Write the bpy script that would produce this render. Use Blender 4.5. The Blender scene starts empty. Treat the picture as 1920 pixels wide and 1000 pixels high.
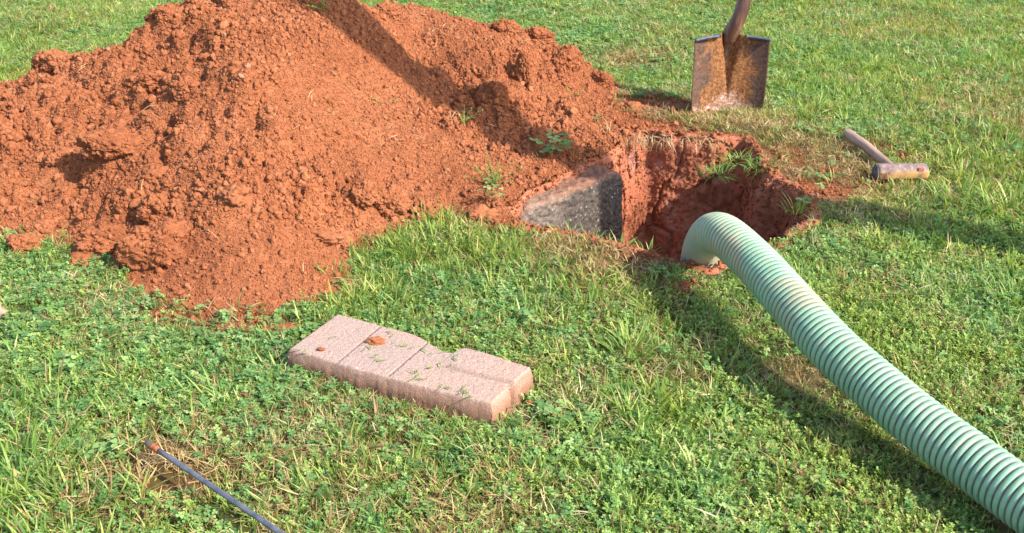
import bpy, bmesh, math, random
import numpy as np
from mathutils import Vector, Matrix

random.seed(7)
rng = np.random.default_rng(7)
S = bpy.context.scene
COL = S.collection
R = math.radians

# ------------------------------------------------------------------ camera, sky, sun, exposure
CAM_H, PITCH, F = 0.95, R(26.8), 1900.0
cam = bpy.data.objects.new('camera', bpy.data.cameras.new('camera'))
COL.objects.link(cam)
cam.location = (0, 0, CAM_H)
cam.rotation_euler = (R(90) - PITCH, 0, 0)
cam.data.sensor_width = 36.0
cam.data.lens = 36.0 * F / 1920.0
cam.data.clip_start = 0.05
cam.data.clip_end = 500
S.camera = cam

SUN_EL, SUN_AZ = R(40), R(-30)          # direction to the sun: right and behind the camera
sdir = Vector((math.cos(SUN_EL) * math.cos(SUN_AZ), math.cos(SUN_EL) * math.sin(SUN_AZ), math.sin(SUN_EL)))
world = bpy.data.worlds.new('World')
S.world = world
world.use_nodes = True
wn = world.node_tree
sky = wn.nodes.new('ShaderNodeTexSky')
sky.sky_type = 'NISHITA'
sky.sun_disc = False
sky.sun_elevation = SUN_EL
sky.sun_rotation = math.atan2(sdir.x, sdir.y)
sky.air_density = 1.0
sky.dust_density = 1.5
wn.links.new(sky.outputs[0], wn.nodes['Background'].inputs[0])
wn.nodes['Background'].inputs[1].default_value = 0.15
sun = bpy.data.objects.new('sun', bpy.data.lights.new('sun', 'SUN'))
COL.objects.link(sun)
sun.data.energy = 3.8
sun.data.angle = R(0.55)
sun.data.color = (1.0, 0.945, 0.86)
sun.rotation_euler = sdir.to_track_quat('Z', 'Y').to_euler()
sun.location = (3, -3, 4)
S.view_settings.view_transform = 'Standard'
S.view_settings.look = 'None'
S.view_settings.gamma = 1
S.view_settings.use_curve_mapping = False
S.view_settings.exposure = 1.38
S.cycles.max_bounces = 6
S.cycles.transparent_max_bounces = 4

# ------------------------------------------------------------------ maths helpers
CP, SP = math.cos(PITCH), math.sin(PITCH)

def pix(px, py, z=0.0):
    """ground-plan point seen at pixel (px, py) of the 1920x1000 photograph at height z"""
    a = (px - 960) / F
    b = (500 - py) / F
    dy, dz = CP + b * SP, -SP + b * CP
    t = (z - CAM_H) / dz
    return (a * t, dy * t, z)

def depth_of(p):
    return p[1] * CP + (CAM_H - p[2]) * SP

def _h(ix, iy, iz, seed):
    with np.errstate(over='ignore'):
        n = (ix.astype(np.int64) * 374761393 + iy.astype(np.int64) * 668265263 + iz.astype(np.int64) * 2147483647 + seed * 1274126177)
        n = (n ^ (n >> 13)) * 1274126177
        n = n ^ (n >> 16)
        return ((n & 0xffffff).astype(np.float64)) / 0xffffff

def vnoise(x, y, z=None, seed=0):
    x = np.asarray(x, float); y = np.asarray(y, float)
    z = np.zeros_like(x) if z is None else np.asarray(z, float)
    ix, iy, iz = np.floor(x), np.floor(y), np.floor(z)
    fx, fy, fz = x - ix, y - iy, z - iz
    fx = fx * fx * fx * (fx * (fx * 6 - 15) + 10); fy = fy * fy * fy * (fy * (fy * 6 - 15) + 10); fz = fz * fz * fz * (fz * (fz * 6 - 15) + 10)
    ix, iy, iz = ix.astype(int), iy.astype(int), iz.astype(int)
    def L(a, b, t): return a + (b - a) * t
    v = []
    for dz in (0, 1):
        v.append(L(L(_h(ix, iy, iz + dz, seed), _h(ix + 1, iy, iz + dz, seed), fx), L(_h(ix, iy + 1, iz + dz, seed), _h(ix + 1, iy + 1, iz + dz, seed), fx), fy))
    return L(v[0], v[1], fz) * 2 - 1

def fbm(x, y, z=None, oct=4, seed=0, gain=0.5):
    s, a, f, t = 0, 1.0, 1.0, 0
    for i in range(oct):
        s = s + a * vnoise(x * f + 13.1 * i, y * f + 7.7 * i, None if z is None else z * f + 3.3 * i, seed + i)
        t += a; a *= gain; f *= 2.03
    return s / t

def bumps(x, y, seed=0):
    """granular bumps: hemispheres round jittered feature points, cell size 1, 0..1"""
    ix, iy = np.floor(x).astype(int), np.floor(y).astype(int)
    best = np.zeros_like(x)
    z = np.zeros_like(ix)
    for dx in (-1, 0, 1):
        for dy in (-1, 0, 1):
            cx, cy = ix + dx, iy + dy
            jx = cx + _h(cx, cy, z, seed); jy = cy + _h(cx, cy, z, seed + 1)
            r = 0.35 + 0.55 * _h(cx, cy, z, seed + 2)
            k = 0.4 + 0.6 * _h(cx, cy, z, seed + 3)
            d2 = ((x - jx) ** 2 + (y - jy) ** 2) / r ** 2
            best = np.maximum(best, k * r * np.sqrt(np.clip(1 - d2, 0, 1)))
    return best

def bumps3(x, y, z, seed=0):
    ix, iy, iz = np.floor(x).astype(int), np.floor(y).astype(int), np.floor(z).astype(int)
    best = np.zeros_like(x)
    for dx in (-1, 0, 1):
        for dy in (-1, 0, 1):
            for dz in (-1, 0, 1):
                a, b, c = ix + dx, iy + dy, iz + dz
                r = 0.45 + 0.5 * _h(a, b, c, seed + 3)
                d2 = ((x - a - _h(a, b, c, seed)) ** 2 + (y - b - _h(a, b, c, seed + 1)) ** 2 + (z - c - _h(a, b, c, seed + 2)) ** 2) / r ** 2
                best = np.maximum(best, r * np.sqrt(np.clip(1 - d2, 0, 1)))
    return best

def smooth(a, b, x):
    t = np.clip((x - a) / (b - a), 0, 1)
    return t * t * (3 - 2 * t)

# ------------------------------------------------------------------ object helpers
def tag(o, label=None, cat=None, group=None, kind=None):
    if label: o['label'] = label
    if cat: o['category'] = cat
    if group: o['group'] = group
    if kind: o['kind'] = kind
    return o

def empty(name, loc=(0, 0, 0), rot=(0, 0, 0)):
    o = bpy.data.objects.new(name, None)
    o.empty_display_size = 0.05
    COL.objects.link(o)
    o.location = loc; o.rotation_euler = rot
    return o

def mesh_obj(name, verts, faces, mat, parent=None, smooth_=True, link=True):
    me = bpy.data.meshes.new(name)
    me.from_pydata([tuple(v) for v in verts] if not isinstance(verts, np.ndarray) else verts.tolist(), [], faces if isinstance(faces, list) else faces.tolist())
    if smooth_: me.polygons.foreach_set('use_smooth', [True] * len(me.polygons))
    if mat: me.materials.append(mat)
    o = bpy.data.objects.new(name, me)
    if link: COL.objects.link(o)
    if parent: o.parent = parent
    return o

def big_mesh(name, verts, quads, mat, parent=None):
    """fast numpy mesh of quads"""
    me = bpy.data.meshes.new(name)
    nv, nf = len(verts), len(quads)
    me.vertices.add(nv); me.vertices.foreach_set('co', np.asarray(verts, np.float32).ravel())
    me.loops.add(nf * 4); me.loops.foreach_set('vertex_index', np.asarray(quads, np.int32).ravel())
    me.polygons.add(nf)
    me.polygons.foreach_set('loop_start', np.arange(nf, dtype=np.int32) * 4)
    me.polygons.foreach_set('use_smooth', np.ones(nf, bool))
    me.update(calc_edges=True)
    me.validate()
    if mat: me.materials.append(mat)
    o = bpy.data.objects.new(name, me)
    COL.objects.link(o)
    if parent: o.parent = parent
    return o

def vattr(o, name, vals):
    a = o.data.attributes.new(name, 'FLOAT', 'POINT')
    a.data.foreach_set('value', np.asarray(vals, np.float32))

def grid_quads(nx, ny):
    i = np.arange(nx - 1)[None, :] + np.arange(ny - 1)[:, None] * nx
    return np.stack([i, i + 1, i + 1 + nx, i + nx], -1).reshape(-1, 4)

def catmull(P, n):
    P = [Vector(p) for p in P]
    P = [P[0] * 2 - P[1]] + P + [P[-1] * 2 - P[-2]]
    out = []
    for i in range(1, len(P) - 2):
        for k in range(n):
            t = k / n
            a, b, c, d = P[i - 1], P[i], P[i + 1], P[i + 2]
            out.append(0.5 * ((2 * b) + (c - a) * t + (2 * a - 5 * b + 4 * c - d) * t * t + (3 * b - a - 3 * c + d) * t ** 3))
    out.append(P[-2].copy())
    return out

def resample(path, step):
    L = [0]
    for a, b in zip(path, path[1:]): L.append(L[-1] + (b - a).length)
    n = max(2, int(L[-1] / step))
    out = []; j = 0
    for i in range(n + 1):
        s = L[-1] * i / n
        while j < len(L) - 2 and L[j + 1] < s: j += 1
        t = (s - L[j]) / max(1e-9, L[j + 1] - L[j])
        out.append(path[j].lerp(path[j + 1], t))
    return out, L[-1]

def frames(path):
    T = []
    for i in range(len(path)):
        a, b = path[max(0, i - 1)], path[min(len(path) - 1, i + 1)]
        T.append((b - a).normalized())
    n = Vector((0, 0, 1)) if abs(T[0].z) < .9 else Vector((1, 0, 0))
    N, B = [], []
    for t in T:
        n = (n - t * n.dot(t)).normalized()
        N.append(n.copy()); B.append(t.cross(n))
    return T, N, B

def tube(name, path, rad, mat, parent=None, seg=20, caps=True, prof=None):
    """swept tube; rad float or function of (i, n); prof(theta)-> radius factor"""
    T, N, B = frames(path)
    V, Fc = [], []
    for i, p in enumerate(path):
        r = rad(i, len(path)) if callable(rad) else rad
        for k in range(seg):
            a = 2 * math.pi * k / seg
            q = r * (prof(a, i) if prof else 1)
            V.append(p + N[i] * math.cos(a) * q + B[i] * math.sin(a) * q)
    for i in range(len(path) - 1):
        for k in range(seg):
            Fc.append((i * seg + k, i * seg + (k + 1) % seg, (i + 1) * seg + (k + 1) % seg, (i + 1) * seg + k))
    if caps:
        Fc.append(tuple(range(seg))[::-1]); Fc.append(tuple((len(path) - 1) * seg + k for k in range(seg)))
    return mesh_obj(name, V, Fc, mat, parent)

# ------------------------------------------------------------------ materials
class NT:
    def __init__(s, name):
        s.m = bpy.data.materials.new(name); s.m.use_nodes = True
        s.t = s.m.node_tree; s.n = s.t.nodes; s.b = s.n['Principled BSDF']; s.out = s.n['Material Output']
    def new(s, typ, **kw):
        x = s.n.new(typ)
        for k, v in kw.items():
            if k.startswith('_'): x.inputs[k[1:]].default_value = v
            else: setattr(x, k, v)
        return x
    def link(s, a, b): s.t.links.new(a, b)
    def noise(s, scale, detail=4, rough=.55, coord=None, dist=0.0):
        x = s.new('ShaderNodeTexNoise', _Scale=scale, _Detail=detail, _Roughness=rough, _Distortion=dist)
        if coord: s.link(coord, x.inputs['Vector'])
        return x.outputs['Fac']
    def ramp(s, fac, stops):
        r = s.new('ShaderNodeValToRGB'); e = r.color_ramp.elements
        while len(e) < len(stops): e.new(.5)
        for k, (p, c) in zip(e, stops):
            k.position = p; k.color = (*c, 1) if len(c) == 3 else c
        s.link(fac, r.inputs['Fac']); return r.outputs['Color']
    def mix(s, f, a, b, typ='MIX'):
        m = s.new('ShaderNodeMix', data_type='RGBA', blend_type=typ)
        for sock, v in ((m.inputs['Factor'], f), (m.inputs[6], a), (m.inputs[7], b)):
            if hasattr(v, 'links'): s.link(v, sock)
            elif isinstance(v, tuple): sock.default_value = (*v, 1)
            else: sock.default_value = v
        return m.outputs[2]
    def math(s, op, a, b=0.0, clamp=False):
        m = s.new('ShaderNodeMath', operation=op, use_clamp=clamp)
        for i, v in enumerate((a, b)):
            if hasattr(v, 'links'): s.link(v, m.inputs[i])
            else: m.inputs[i].default_value = v
        return m.outputs[0]
    def bump(s, h, strength, dist):
        b = s.new('ShaderNodeBump', _Strength=strength, _Distance=dist)
        s.link(h, b.inputs['Height']); s.link(b.outputs[0], s.b.inputs['Normal']); return b
    def pos(s): return s.new('ShaderNodeNewGeometry').outputs['Position']
    def objc(s): return s.new('ShaderNodeTexCoord').outputs['Object']
    def attr(s, name): return s.new('ShaderNodeAttribute', attribute_name=name).outputs['Fac']
    def inst(s, name): return s.new('ShaderNodeAttribute', attribute_name=name, attribute_type='INSTANCER').outputs['Fac']
    def done(s, col, rough=.8, spec=.3, metal=0.0):
        if hasattr(col, 'links'): s.link(col, s.b.inputs['Base Color'])
        else: s.b.inputs['Base Color'].default_value = (*col, 1)
        if hasattr(rough, 'links'): s.link(rough, s.b.inputs['Roughness'])
        else: s.b.inputs['Roughness'].default_value = rough
        s.b.inputs['Specular IOR Level'].default_value = spec
        if hasattr(metal, 'links'): s.link(metal, s.b.inputs['Metallic'])
        else: s.b.inputs['Metallic'].default_value = metal
        return s.m

CLAY_D, CLAY_M, CLAY_L = (0.145, 0.045, 0.018), (0.25, 0.086, 0.036), (0.32, 0.13, 0.064)

def m_clay(name, inst=False):
    t = NT(name); p = t.pos()
    n1 = t.noise(5, 5, .6, p); n2 = t.noise(60, 4, .7, p)
    c = t.ramp(n1, [(.3, CLAY_D), (.47, CLAY_M), (.72, CLAY_L)])
    c2 = t.ramp(n2, [(.25, CLAY_D), (.5, CLAY_M), (.8, (0.38, 0.14, 0.07))])
    c = t.mix(.5, c, c2)
    if inst:
        r = t.new('ShaderNodeObjectInfo').outputs['Random']
        c3 = t.ramp(r, [(0, (0.20, 0.06, 0.022)), (.5, CLAY_M), (.92, (0.35, 0.13, 0.058)), (.99, (0.37, 0.15, 0.07)), (1, (0.42, 0.24, 0.15))])
        c = t.mix(.5, c, c3)
    h = t.noise(260, 5, .7, p)
    t.bump(h, .7, .003)
    return t.done(c, .95, .12)

def m_pit():
    t = NT('pit_clay'); p = t.pos()
    m = t.new('ShaderNodeMapping'); m.inputs['Scale'].default_value = (1, 1, .9); t.link(p, m.inputs['Vector'])
    n1 = t.noise(7, 5, .6, m.outputs[0], .6); n2 = t.noise(40, 5, .7, m.outputs[0])
    c = t.ramp(n1, [(.3, (0.24, 0.070, 0.032)), (.5, (0.34, 0.108, 0.052)), (.75, (0.40, 0.155, 0.085))])
    c = t.mix(.4, c, t.ramp(n2, [(.3, (0.20, 0.06, 0.03)), (.6, (0.35, 0.115, 0.056)), (.8, (0.46, 0.22, 0.14))]))
    pink = t.ramp(t.noise(11, 6, .65, p, 1.2), [(.58, (0, 0, 0)), (.68, (1, 1, 1))])
    c = t.mix(t.math('MULTIPLY', pink, .55), c, (0.46, 0.24, 0.19))
    t.bump(t.noise(120, 6, .7, p), .6, .005)
    return t.done(c, .75, .3)

def m_ground():
    t = NT('lawn_soil'); p = t.pos()
    n = t.noise(45, 5, .7, p); n2 = t.noise(6, 3, .5, p)
    thatch = t.ramp(n, [(.3, (0.03, 0.024, 0.011)), (.5, (0.09, 0.07, 0.03)), (.7, (0.19, 0.145, 0.07))])
    th2 = t.mix(t.ramp(n2, [(.4, (0, 0, 0)), (.65, (1, 1, 1))]), thatch, (0.035, 0.055, 0.012))
    clay = t.ramp(t.noise(30, 5, .7, p), [(.3, CLAY_D), (.55, CLAY_M), (.8, CLAY_L)])
    c = t.mix(t.attr('soil'), th2, clay)
    t.bump(t.noise(150, 5, .75, p), .8, .006)
    return t.done(c, .95, .1)

def m_leaf(name, stops, dry, trans=.3, dryamt=(.55, .75)):
    """stops: ramp over the blade tint; dry colour mixed by world-position patches"""
    t = NT(name); p = t.pos()
    tint = t.attr('tint')
    r = t.new('ShaderNodeObjectInfo').outputs['Random']
    f = t.math('ADD', t.math('MULTIPLY', tint, .7), t.math('MULTIPLY', r, .3))
    c = t.ramp(f, stops)
    n = t.noise(3.2, 5, .65, p)
    c = t.mix(t.ramp(n, [(.42, (0, 0, 0)), (.68, (.7, .7, .7))]), c, t.mix(1.0, c, (1.2, .98, .6), 'MULTIPLY'))
    c = t.mix(t.ramp(t.noise(7.5, 4, .6, p), [(.5, (0, 0, 0)), (.68, (.75, .75, .75))]), c, t.mix(1.0, c, (.62, .80, .85), 'MULTIPLY'))
    d = t.inst('dry')
    n2 = t.math('MULTIPLY', t.math('LESS_THAN', t.attr('tint2'), d), 1.0)
    c = t.mix(n2, c, t.mix(tint, dry, (0.22, 0.12, 0.05)))
    t.link(c, t.b.inputs['Base Color'])
    t.b.inputs['Roughness'].default_value = .55
    t.b.inputs['Specular IOR Level'].default_value = .35
    tr = t.new('ShaderNodeBsdfTranslucent')
    t.link(t.mix(1.0, c, (1.25, 1.25, .6), 'MULTIPLY'), tr.inputs['Color'])
    mx = t.new('ShaderNodeMixShader'); mx.inputs[0].default_value = trans
    t.link(t.b.outputs[0], mx.inputs[1]); t.link(tr.outputs[0], mx.inputs[2]); t.link(mx.outputs[0], t.out.inputs[0])
    return t.m

M = {}
M['clay'] = m_clay('clay')
M['crumb'] = m_clay('clay_crumb', True)
M['pit'] = m_pit()
M['ground'] = m_ground()
DRY = (0.46, 0.34, 0.15)
M['grass'] = m_leaf('grass_blade', [(0, (0.05, 0.135, 0.022)), (.35, (0.14, 0.26, 0.046)), (.7, (0.29, 0.38, 0.085)), (1, (0.56, 0.56, 0.24))], DRY, .4)
M['clover'] = m_leaf('clover_leaf', [(0, (0.06, 0.165, 0.05)), (.5, (0.175, 0.32, 0.10)), (1, (0.40, 0.52, 0.20))], (0.38, 0.34, 0.13), .38)
M['weed'] = m_leaf('weed_leaf', [(0, (0.06, 0.14, 0.026)), (.5, (0.20, 0.33, 0.07)), (1, (0.48, 0.57, 0.19))], (0.38, 0.28, 0.13), .38)
M['straw'] = m_leaf('straw', [(0, (0.20, 0.12, 0.06)), (.5, (0.42, 0.31, 0.16)), (1, (0.60, 0.50, 0.30))], DRY, .2)

def m_concrete_pink():
    t = NT('paver_concrete'); p = t.objc()
    n = t.noise(330, 3, .8, p); n2 = t.noise(9, 4, .6, p)
    c = t.ramp(n, [(.27, (0.14, 0.085, 0.065)), (.42, (0.31, 0.21, 0.168)), (.6, (0.385, 0.285, 0.24)), (.75, (0.52, 0.43, 0.38))])
    c = t.mix(t.ramp(n2, [(.45, (0, 0, 0)), (.75, (.35, .35, .35))]), c, (0.46, 0.26, 0.17))
    # side faces darker and more orange-brown than the top
    g = t.new('ShaderNodeNewGeometry'); sx = t.new('ShaderNodeSeparateXYZ'); t.link(g.outputs['Normal'], sx.inputs[0])
    side = t.math('SUBTRACT', 1.0, t.math('MULTIPLY', sx.outputs[2], 1.3), True)
    c = t.mix(t.math('MULTIPLY', side, .75), c, t.mix(n, (0.19, 0.075, 0.038), (0.36, 0.165, 0.088)))
    c = t.mix(t.math('MULTIPLY', t.attr('groove'), .8), c, (0.10, 0.075, 0.07))
    t.bump(n, .8, .003)
    return t.done(c, .95, .1)

def m_concrete_dark():
    t = NT('damp_concrete'); p = t.objc()
    v = t.new('ShaderNodeTexVoronoi', _Scale=85.0, feature='F1'); t.link(p, v.inputs['Vector'])
    n = t.noise(70, 5, .75, p); n2 = t.noise(9, 5, .6, p)
    c = t.ramp(n, [(.3, (0.022, 0.017, 0.015)), (.52, (0.075, 0.058, 0.046)), (.78, (0.18, 0.145, 0.115))])
    sp = t.math('MULTIPLY', t.math('LESS_THAN', v.outputs['Distance'], .27), t.math('GREATER_THAN', t.noise(40, 2, .5, p), .56))
    c = t.mix(sp, c, (0.26, 0.22, 0.19))
    g = t.new('ShaderNodeNewGeometry'); sx = t.new('ShaderNodeSeparateXYZ'); t.link(g.outputs['Normal'], sx.inputs[0])
    up = t.math('MULTIPLY', t.math('SUBTRACT', t.math('ADD', sx.outputs[2], t.math('MULTIPLY', t.math('SUBTRACT', n2, .5), .9)), .25), 2.2, True)
    c = t.mix(t.math('MULTIPLY', up, .8), c, t.ramp(n, [(.3, CLAY_D), (.6, (0.22, 0.10, 0.055)), (.8, (0.30, 0.17, 0.11))]))
    sx2 = t.new('ShaderNodeSeparateXYZ'); t.link(p, sx2.inputs[0])
    lit_dust = t.math('MULTIPLY', t.math('ADD', t.math('MULTIPLY', sx2.outputs[0], -9.0), t.math('SUBTRACT', n2, .62)), 1.6, True)
    c = t.mix(t.math('MULTIPLY', lit_dust, .28), c, t.ramp(n, [(.35, (0.17, 0.12, 0.085)), (.7, (0.40, 0.33, 0.26))]))  # dusty tone also paints the sunlit left half lighter than the shaded right
    t.bump(t.math('ADD', n, t.math('MULTIPLY', v.outputs['Distance'], -.9)), .9, .004)
    return t.done(c, .8, .3)

def m_rib():
    t = NT('mint_plastic'); p = t.objc()
    n = t.noise(30, 5, .7, p); n2 = t.noise(200, 3, .7, p)
    c = t.ramp(n, [(.3, (0.13, 0.29, 0.185)), (.55, (0.19, 0.375, 0.24)), (.75, (0.32, 0.42, 0.275))])
    c = t.mix(t.math('MULTIPLY', t.ramp(n2, [(.45, (0, 0, 0)), (.70, (1, 1, 1))]), .55), c, (0.34, 0.29, 0.18))
    c = t.mix(t.math('MULTIPLY', t.attr('dirt'), t.math('MULTIPLY', t.noise(90, 4, .7, p), 1.3), True), c, (0.36, 0.24, 0.15))
    t.bump(n2, .25, .001)
    return t.done(c, t.ramp(n, [(.3, (.4, .4, .4)), (.7, (.65, .65, .65))]), .45)

def m_simple(name, stops, scale, rough=.6, spec=.4, metal=0, bump=.3, bd=.002, detail=5, stretch=None, dist=0):
    t = NT(name); p = t.objc()
    if stretch:
        m = t.new('ShaderNodeMapping'); m.inputs['Scale'].default_value = stretch; t.link(p, m.inputs['Vector']); p = m.outputs[0]
    n = t.noise(scale, detail, .65, p, dist)
    c = t.ramp(n, stops)
    t.bump(n, bump, bd)
    return t.done(c, rough, spec, metal)

M['paver'] = m_concrete_pink()
M['block'] = m_concrete_dark()
M['rib'] = m_rib()
M['groove'] = m_simple('groove_plastic', [(.35, (0.07, 0.065, 0.065)), (.65, (0.19, 0.14, 0.10))], 40, .6)
M['rod'] = m_simple('rod_steel', [(.3, (0.075, 0.08, 0.10)), (.6, (0.15, 0.155, 0.185)), (.8, (0.20, 0.165, 0.155))], 60, .42, .5, .35, .2, .0006)
M['rust'] = m_simple('rust_orange', [(.3, (0.14, 0.035, 0.018)), (.6, (0.30, 0.10, 0.04)), (.8, (0.38, 0.17, 0.09))], 90, .85, .2, 0, .6, .002)
M['iron'] = m_simple('dark_iron', [(.3, (0.07, 0.055, 0.05)), (.7, (0.22, 0.15, 0.12))], 90, .6, .4, .4, .5, .002)
M['lip'] = m_simple('steel_lip', [(.3, (0.045, 0.05, 0.06)), (.7, (0.11, 0.125, 0.15))], 60, .65, .3, .2, .2, .001)
M['handle_wood'] = m_simple('handle_wood', [(.32, (0.035, 0.014, 0.010)), (.5, (0.11, 0.045, 0.027)), (.7, (0.30, 0.19, 0.13))], 34, .5, .5, 0, .3, .002, stretch=(1, 1, .12))
M['mallet_handle'] = m_simple('mallet_handle_wood', [(.3, (0.19, 0.115, 0.08)), (.6, (0.36, 0.24, 0.175)), (.8, (0.46, 0.33, 0.25))], 60, .7, .3, 0, .3, .001, stretch=(1, .1, 1))
M['mallet_end'] = m_simple('mallet_end_grain', [(.3, (0.05, 0.045, 0.045)), (.7, (0.20, 0.17, 0.15))], 70, .9, .1, 0, .8, .004)
M['shadow_post'] = m_simple('shadow_post_wood', [(.3, (0.12, 0.09, 0.06)), (.7, (0.28, 0.22, 0.16))], 20, .9, .2, 0, .6, .006, stretch=(1, 1, .08))
M['twig'] = m_simple('dry_twig', [(.3, (0.22, 0.14, 0.08)), (.7, (0.52, 0.40, 0.22))], 60, .8, .2)

def m_mallet_head():
    t = NT('mallet_head_wood'); p = t.objc()
    n = t.noise(26, 5, .6, p, .8); n2 = t.noise(90, 4, .7, p)
    c = t.ramp(n, [(.35, (0.15, 0.07, 0.04)), (.46, (0.33, 0.19, 0.09)), (.56, (0.40, 0.23, 0.06)), (.72, (0.34, 0.22, 0.155))])
    sx = t.new('ShaderNodeSeparateXYZ'); t.link(p, sx.inputs[0])
    topf = t.math('MULTIPLY', t.math('SUBTRACT', sx.outputs[2], .006), 140, True)
    c = t.mix(topf, c, t.ramp(n2, [(.33, (0.09, 0.058, 0.055)), (.66, (0.29, 0.20, 0.175))]))
    t.bump(n2, .5, .002)
    return t.done(c, .75, .25)
M['mallet_head'] = m_mallet_head()

def m_blade():
    t = NT('rusty_blade'); p = t.objc()
    n = t.noise(14, 6, .65, p, .5); n2 = t.noise(110, 5, .75, p)
    c = t.ramp(n2, [(.36, (0.07, 0.026, 0.011)), (.5, (0.20, 0.078, 0.025)), (.66, (0.36, 0.165, 0.058))])
    sx = t.new('ShaderNodeSeparateXYZ'); t.link(p, sx.inputs[0])
    ax = t.math('ABSOLUTE', sx.outputs[0])
    edge = t.math('ADD', t.math('MULTIPLY', ax, 9.0), t.math('MULTIPLY', n, 1.9))
    c = t.mix(t.ramp(edge, [(.0, (0, 0, 0)), (.35, (0, 0, 0)), (.47, (.85, .85, .85))]) if False else t.math('MULTIPLY', t.math('SUBTRACT', edge, 1.50), 5.0, True), c, t.ramp(n2, [(.32, (0.035, 0.022, 0.017)), (.68, (0.16, 0.085, 0.055))]))
    # dried clay near the ground
    low = t.math('ADD', t.math('MULTIPLY', sx.outputs[2], -11.0), t.math('MULTIPLY', t.noise(22, 5, .7, p), 2.2))
    low = t.math('SUBTRACT', low, t.math('MULTIPLY', ax, 7.0))
    c = t.mix(t.math('MULTIPLY', t.math('SUBTRACT', low, .30), 3.0, True), c, t.ramp(n2, [(.36, (0.24, 0.11, 0.06)), (.52, (0.42, 0.24, 0.16)), (.66, (0.66, 0.55, 0.52))]))
    t.bump(t.math('ADD', n2, n), .8, .003)
    return t.done(c, t.ramp(n, [(.3, (.5, .5, .5)), (.7, (.85, .85, .85))]), .3, .1)
M['blade'] = m_blade()

# ------------------------------------------------------------------ shape of the land
CTRL = [ # pixel x, pixel y, height
 # near toe
 (-200,430,0),(-90,440,0),(0,448,0),(60,470,0),(100,462,0),(150,500,0),(230,520,0),(300,575,0),(400,610,0),(480,615,0),(545,605,0),(585,582,0),(640,545,0),(672,500,0),(655,462,0),(705,440,0),(765,432,0),(850,412,.0),(930,418,0),(1000,425,0),
 # front face
 (-100,300,.06),(20,300,.07),(100,300,.08),(100,400,.03),(220,400,.055),(220,300,.11),(300,450,.05),(330,520,.03),(300,200,.17),(200,180,.15),(450,480,.06),(450,560,.025),(450,370,.125),(560,450,.05),(600,540,.015),
 (450,250,.20),(450,120,.275),(600,370,.085),(600,250,.15),(590,130,.24),(700,380,.035),(700,280,.09),(800,370,.025),(800,300,.06),(900,370,.03),(700,170,.17),(640,60,.28),
 # left shaded hollow
 (40,205,.035),(-40,210,.035),(0,152,.085),(60,165,.09),(105,160,.14),(0,118,-.03),(-100,125,-.03),(45,85,-.04),(140,40,-.04),(220,20,-.04),
 # crest seen against the lawn
 (78,114,.16),(150,97,.18),(235,82,.21),(300,30,.255),(340,14,.28),(420,-3,.32),(490,-22,.345),(560,-30,.355),(620,-22,.35),(680,-4,.32),(720,6,.27),
 (760,0,.25),(800,12,.24),(850,27,.22),(900,44,.20),(950,55,.18),(1000,64,.155),(1045,86,.125),(1090,102,.09),(1115,140,.045),(1150,170,.01),
 # hollow between the two heaps
 (770,75,.175),(815,125,.13),(870,185,.085),(935,250,.045),(1000,310,.02),(970,350,.012),(800,200,.12),(880,290,.05),(740,110,.205),
 # right heap
 (830,60,.215),(900,110,.175),(960,130,.145),(1000,165,.11),(1050,140,.085),(1050,200,.05),(1110,190,.02),(1150,215,.015),(1190,225,.010),(1080,270,.018),(1120,255,.015),(1040,330,.012),(1180,200,.008),(1230,215,.004),(1130,85,-.03),(1180,135,-.03),(1240,165,-.02),(1200,100,-.03),(1095,62,-.04),(1040,40,-.04),(960,20,-.04),(985,350,.016),(950,385,.012),
]
cp, cz = [], []
for x, y, z in CTRL:
    q = pix(x, y, z); cp.append(q[:2]); cz.append(z)
ci = [i for i, c in enumerate(CTRL) if c[0] == 78][0]; cj = [i for i, c in enumerate(CTRL) if c[0] == 1115][0]
for i in range(ci, cj + 1):                            # the far side falls away behind the crest
    x, y, z = pix(*CTRL[i])
    for d_, f_ in ((.14, .075), (.30, .17)):
        u_ = math.hypot(x, y)
        cp.append((x + x / u_ * d_, y + y / u_ * d_)); cz.append(max(-.03, z - f_))
for x in np.arange(-3.4, 1.0, .3):                      # lawn behind the heap
    yb = 3.85 if x > -1.2 else 3.5
    cp.append((x, yb)); cz.append(-.03); cp.append((x, yb + .4)); cz.append(-.03)
for x, y in ((.3, 3.5), (.6, 3.4), (.75, 3.6), (.75, 3.9), (.5, 3.8), (.2, 3.8), (.45, 4.1), (.8, 4.2), (.42, 3.25), (.5, 3.0), (.6, 2.8), (.8, 2.7), (.9, 2.4), (.9,3.2), (.6,2.3),(.8,2.0),(.5,1.7),(.1,1.9),(0,1.6),(-.9,1.5),(-1.4,1.7),(-.5,1.4)): cp.append((x, y)); cz.append(-.03)
for x, y, z in ((-2.0, 2.6, .09), (-2.5, 2.5, .05), (-2.9, 2.4, 0), (-1.8, 2.2, .05), (-2.2, 2.05, 0), (-2.6, 3.0, 0)): cp.append((x, y)); cz.append(z)
cp = np.array(cp); cz = np.array(cz)
def kern(r2): return -np.sqrt(r2 + .05 ** 2)
A = kern(((cp[:, None] - cp[None]) ** 2).sum(-1)) + np.eye(len(cp)) * .03
A = np.block([[A, np.ones((len(cp), 1))], [np.ones((1, len(cp))), np.zeros((1, 1))]])
W = np.linalg.solve(A, np.append(cz, 0))
GX0, GX1, GY0, GY1, GS = -3.0, 1.0, 1.3, 4.2, 0.01
gx = np.arange(GX0, GX1 + 1e-6, GS); gy = np.arange(GY0, GY1 + 1e-6, GS)
GXX, GYY = np.meshgrid(gx, gy)
Hm = np.full_like(GXX, W[-1])
for (a, b), w in zip(cp, W[:-1]): Hm += w * kern((GXX - a) ** 2 + (GYY - b) ** 2)
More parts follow.
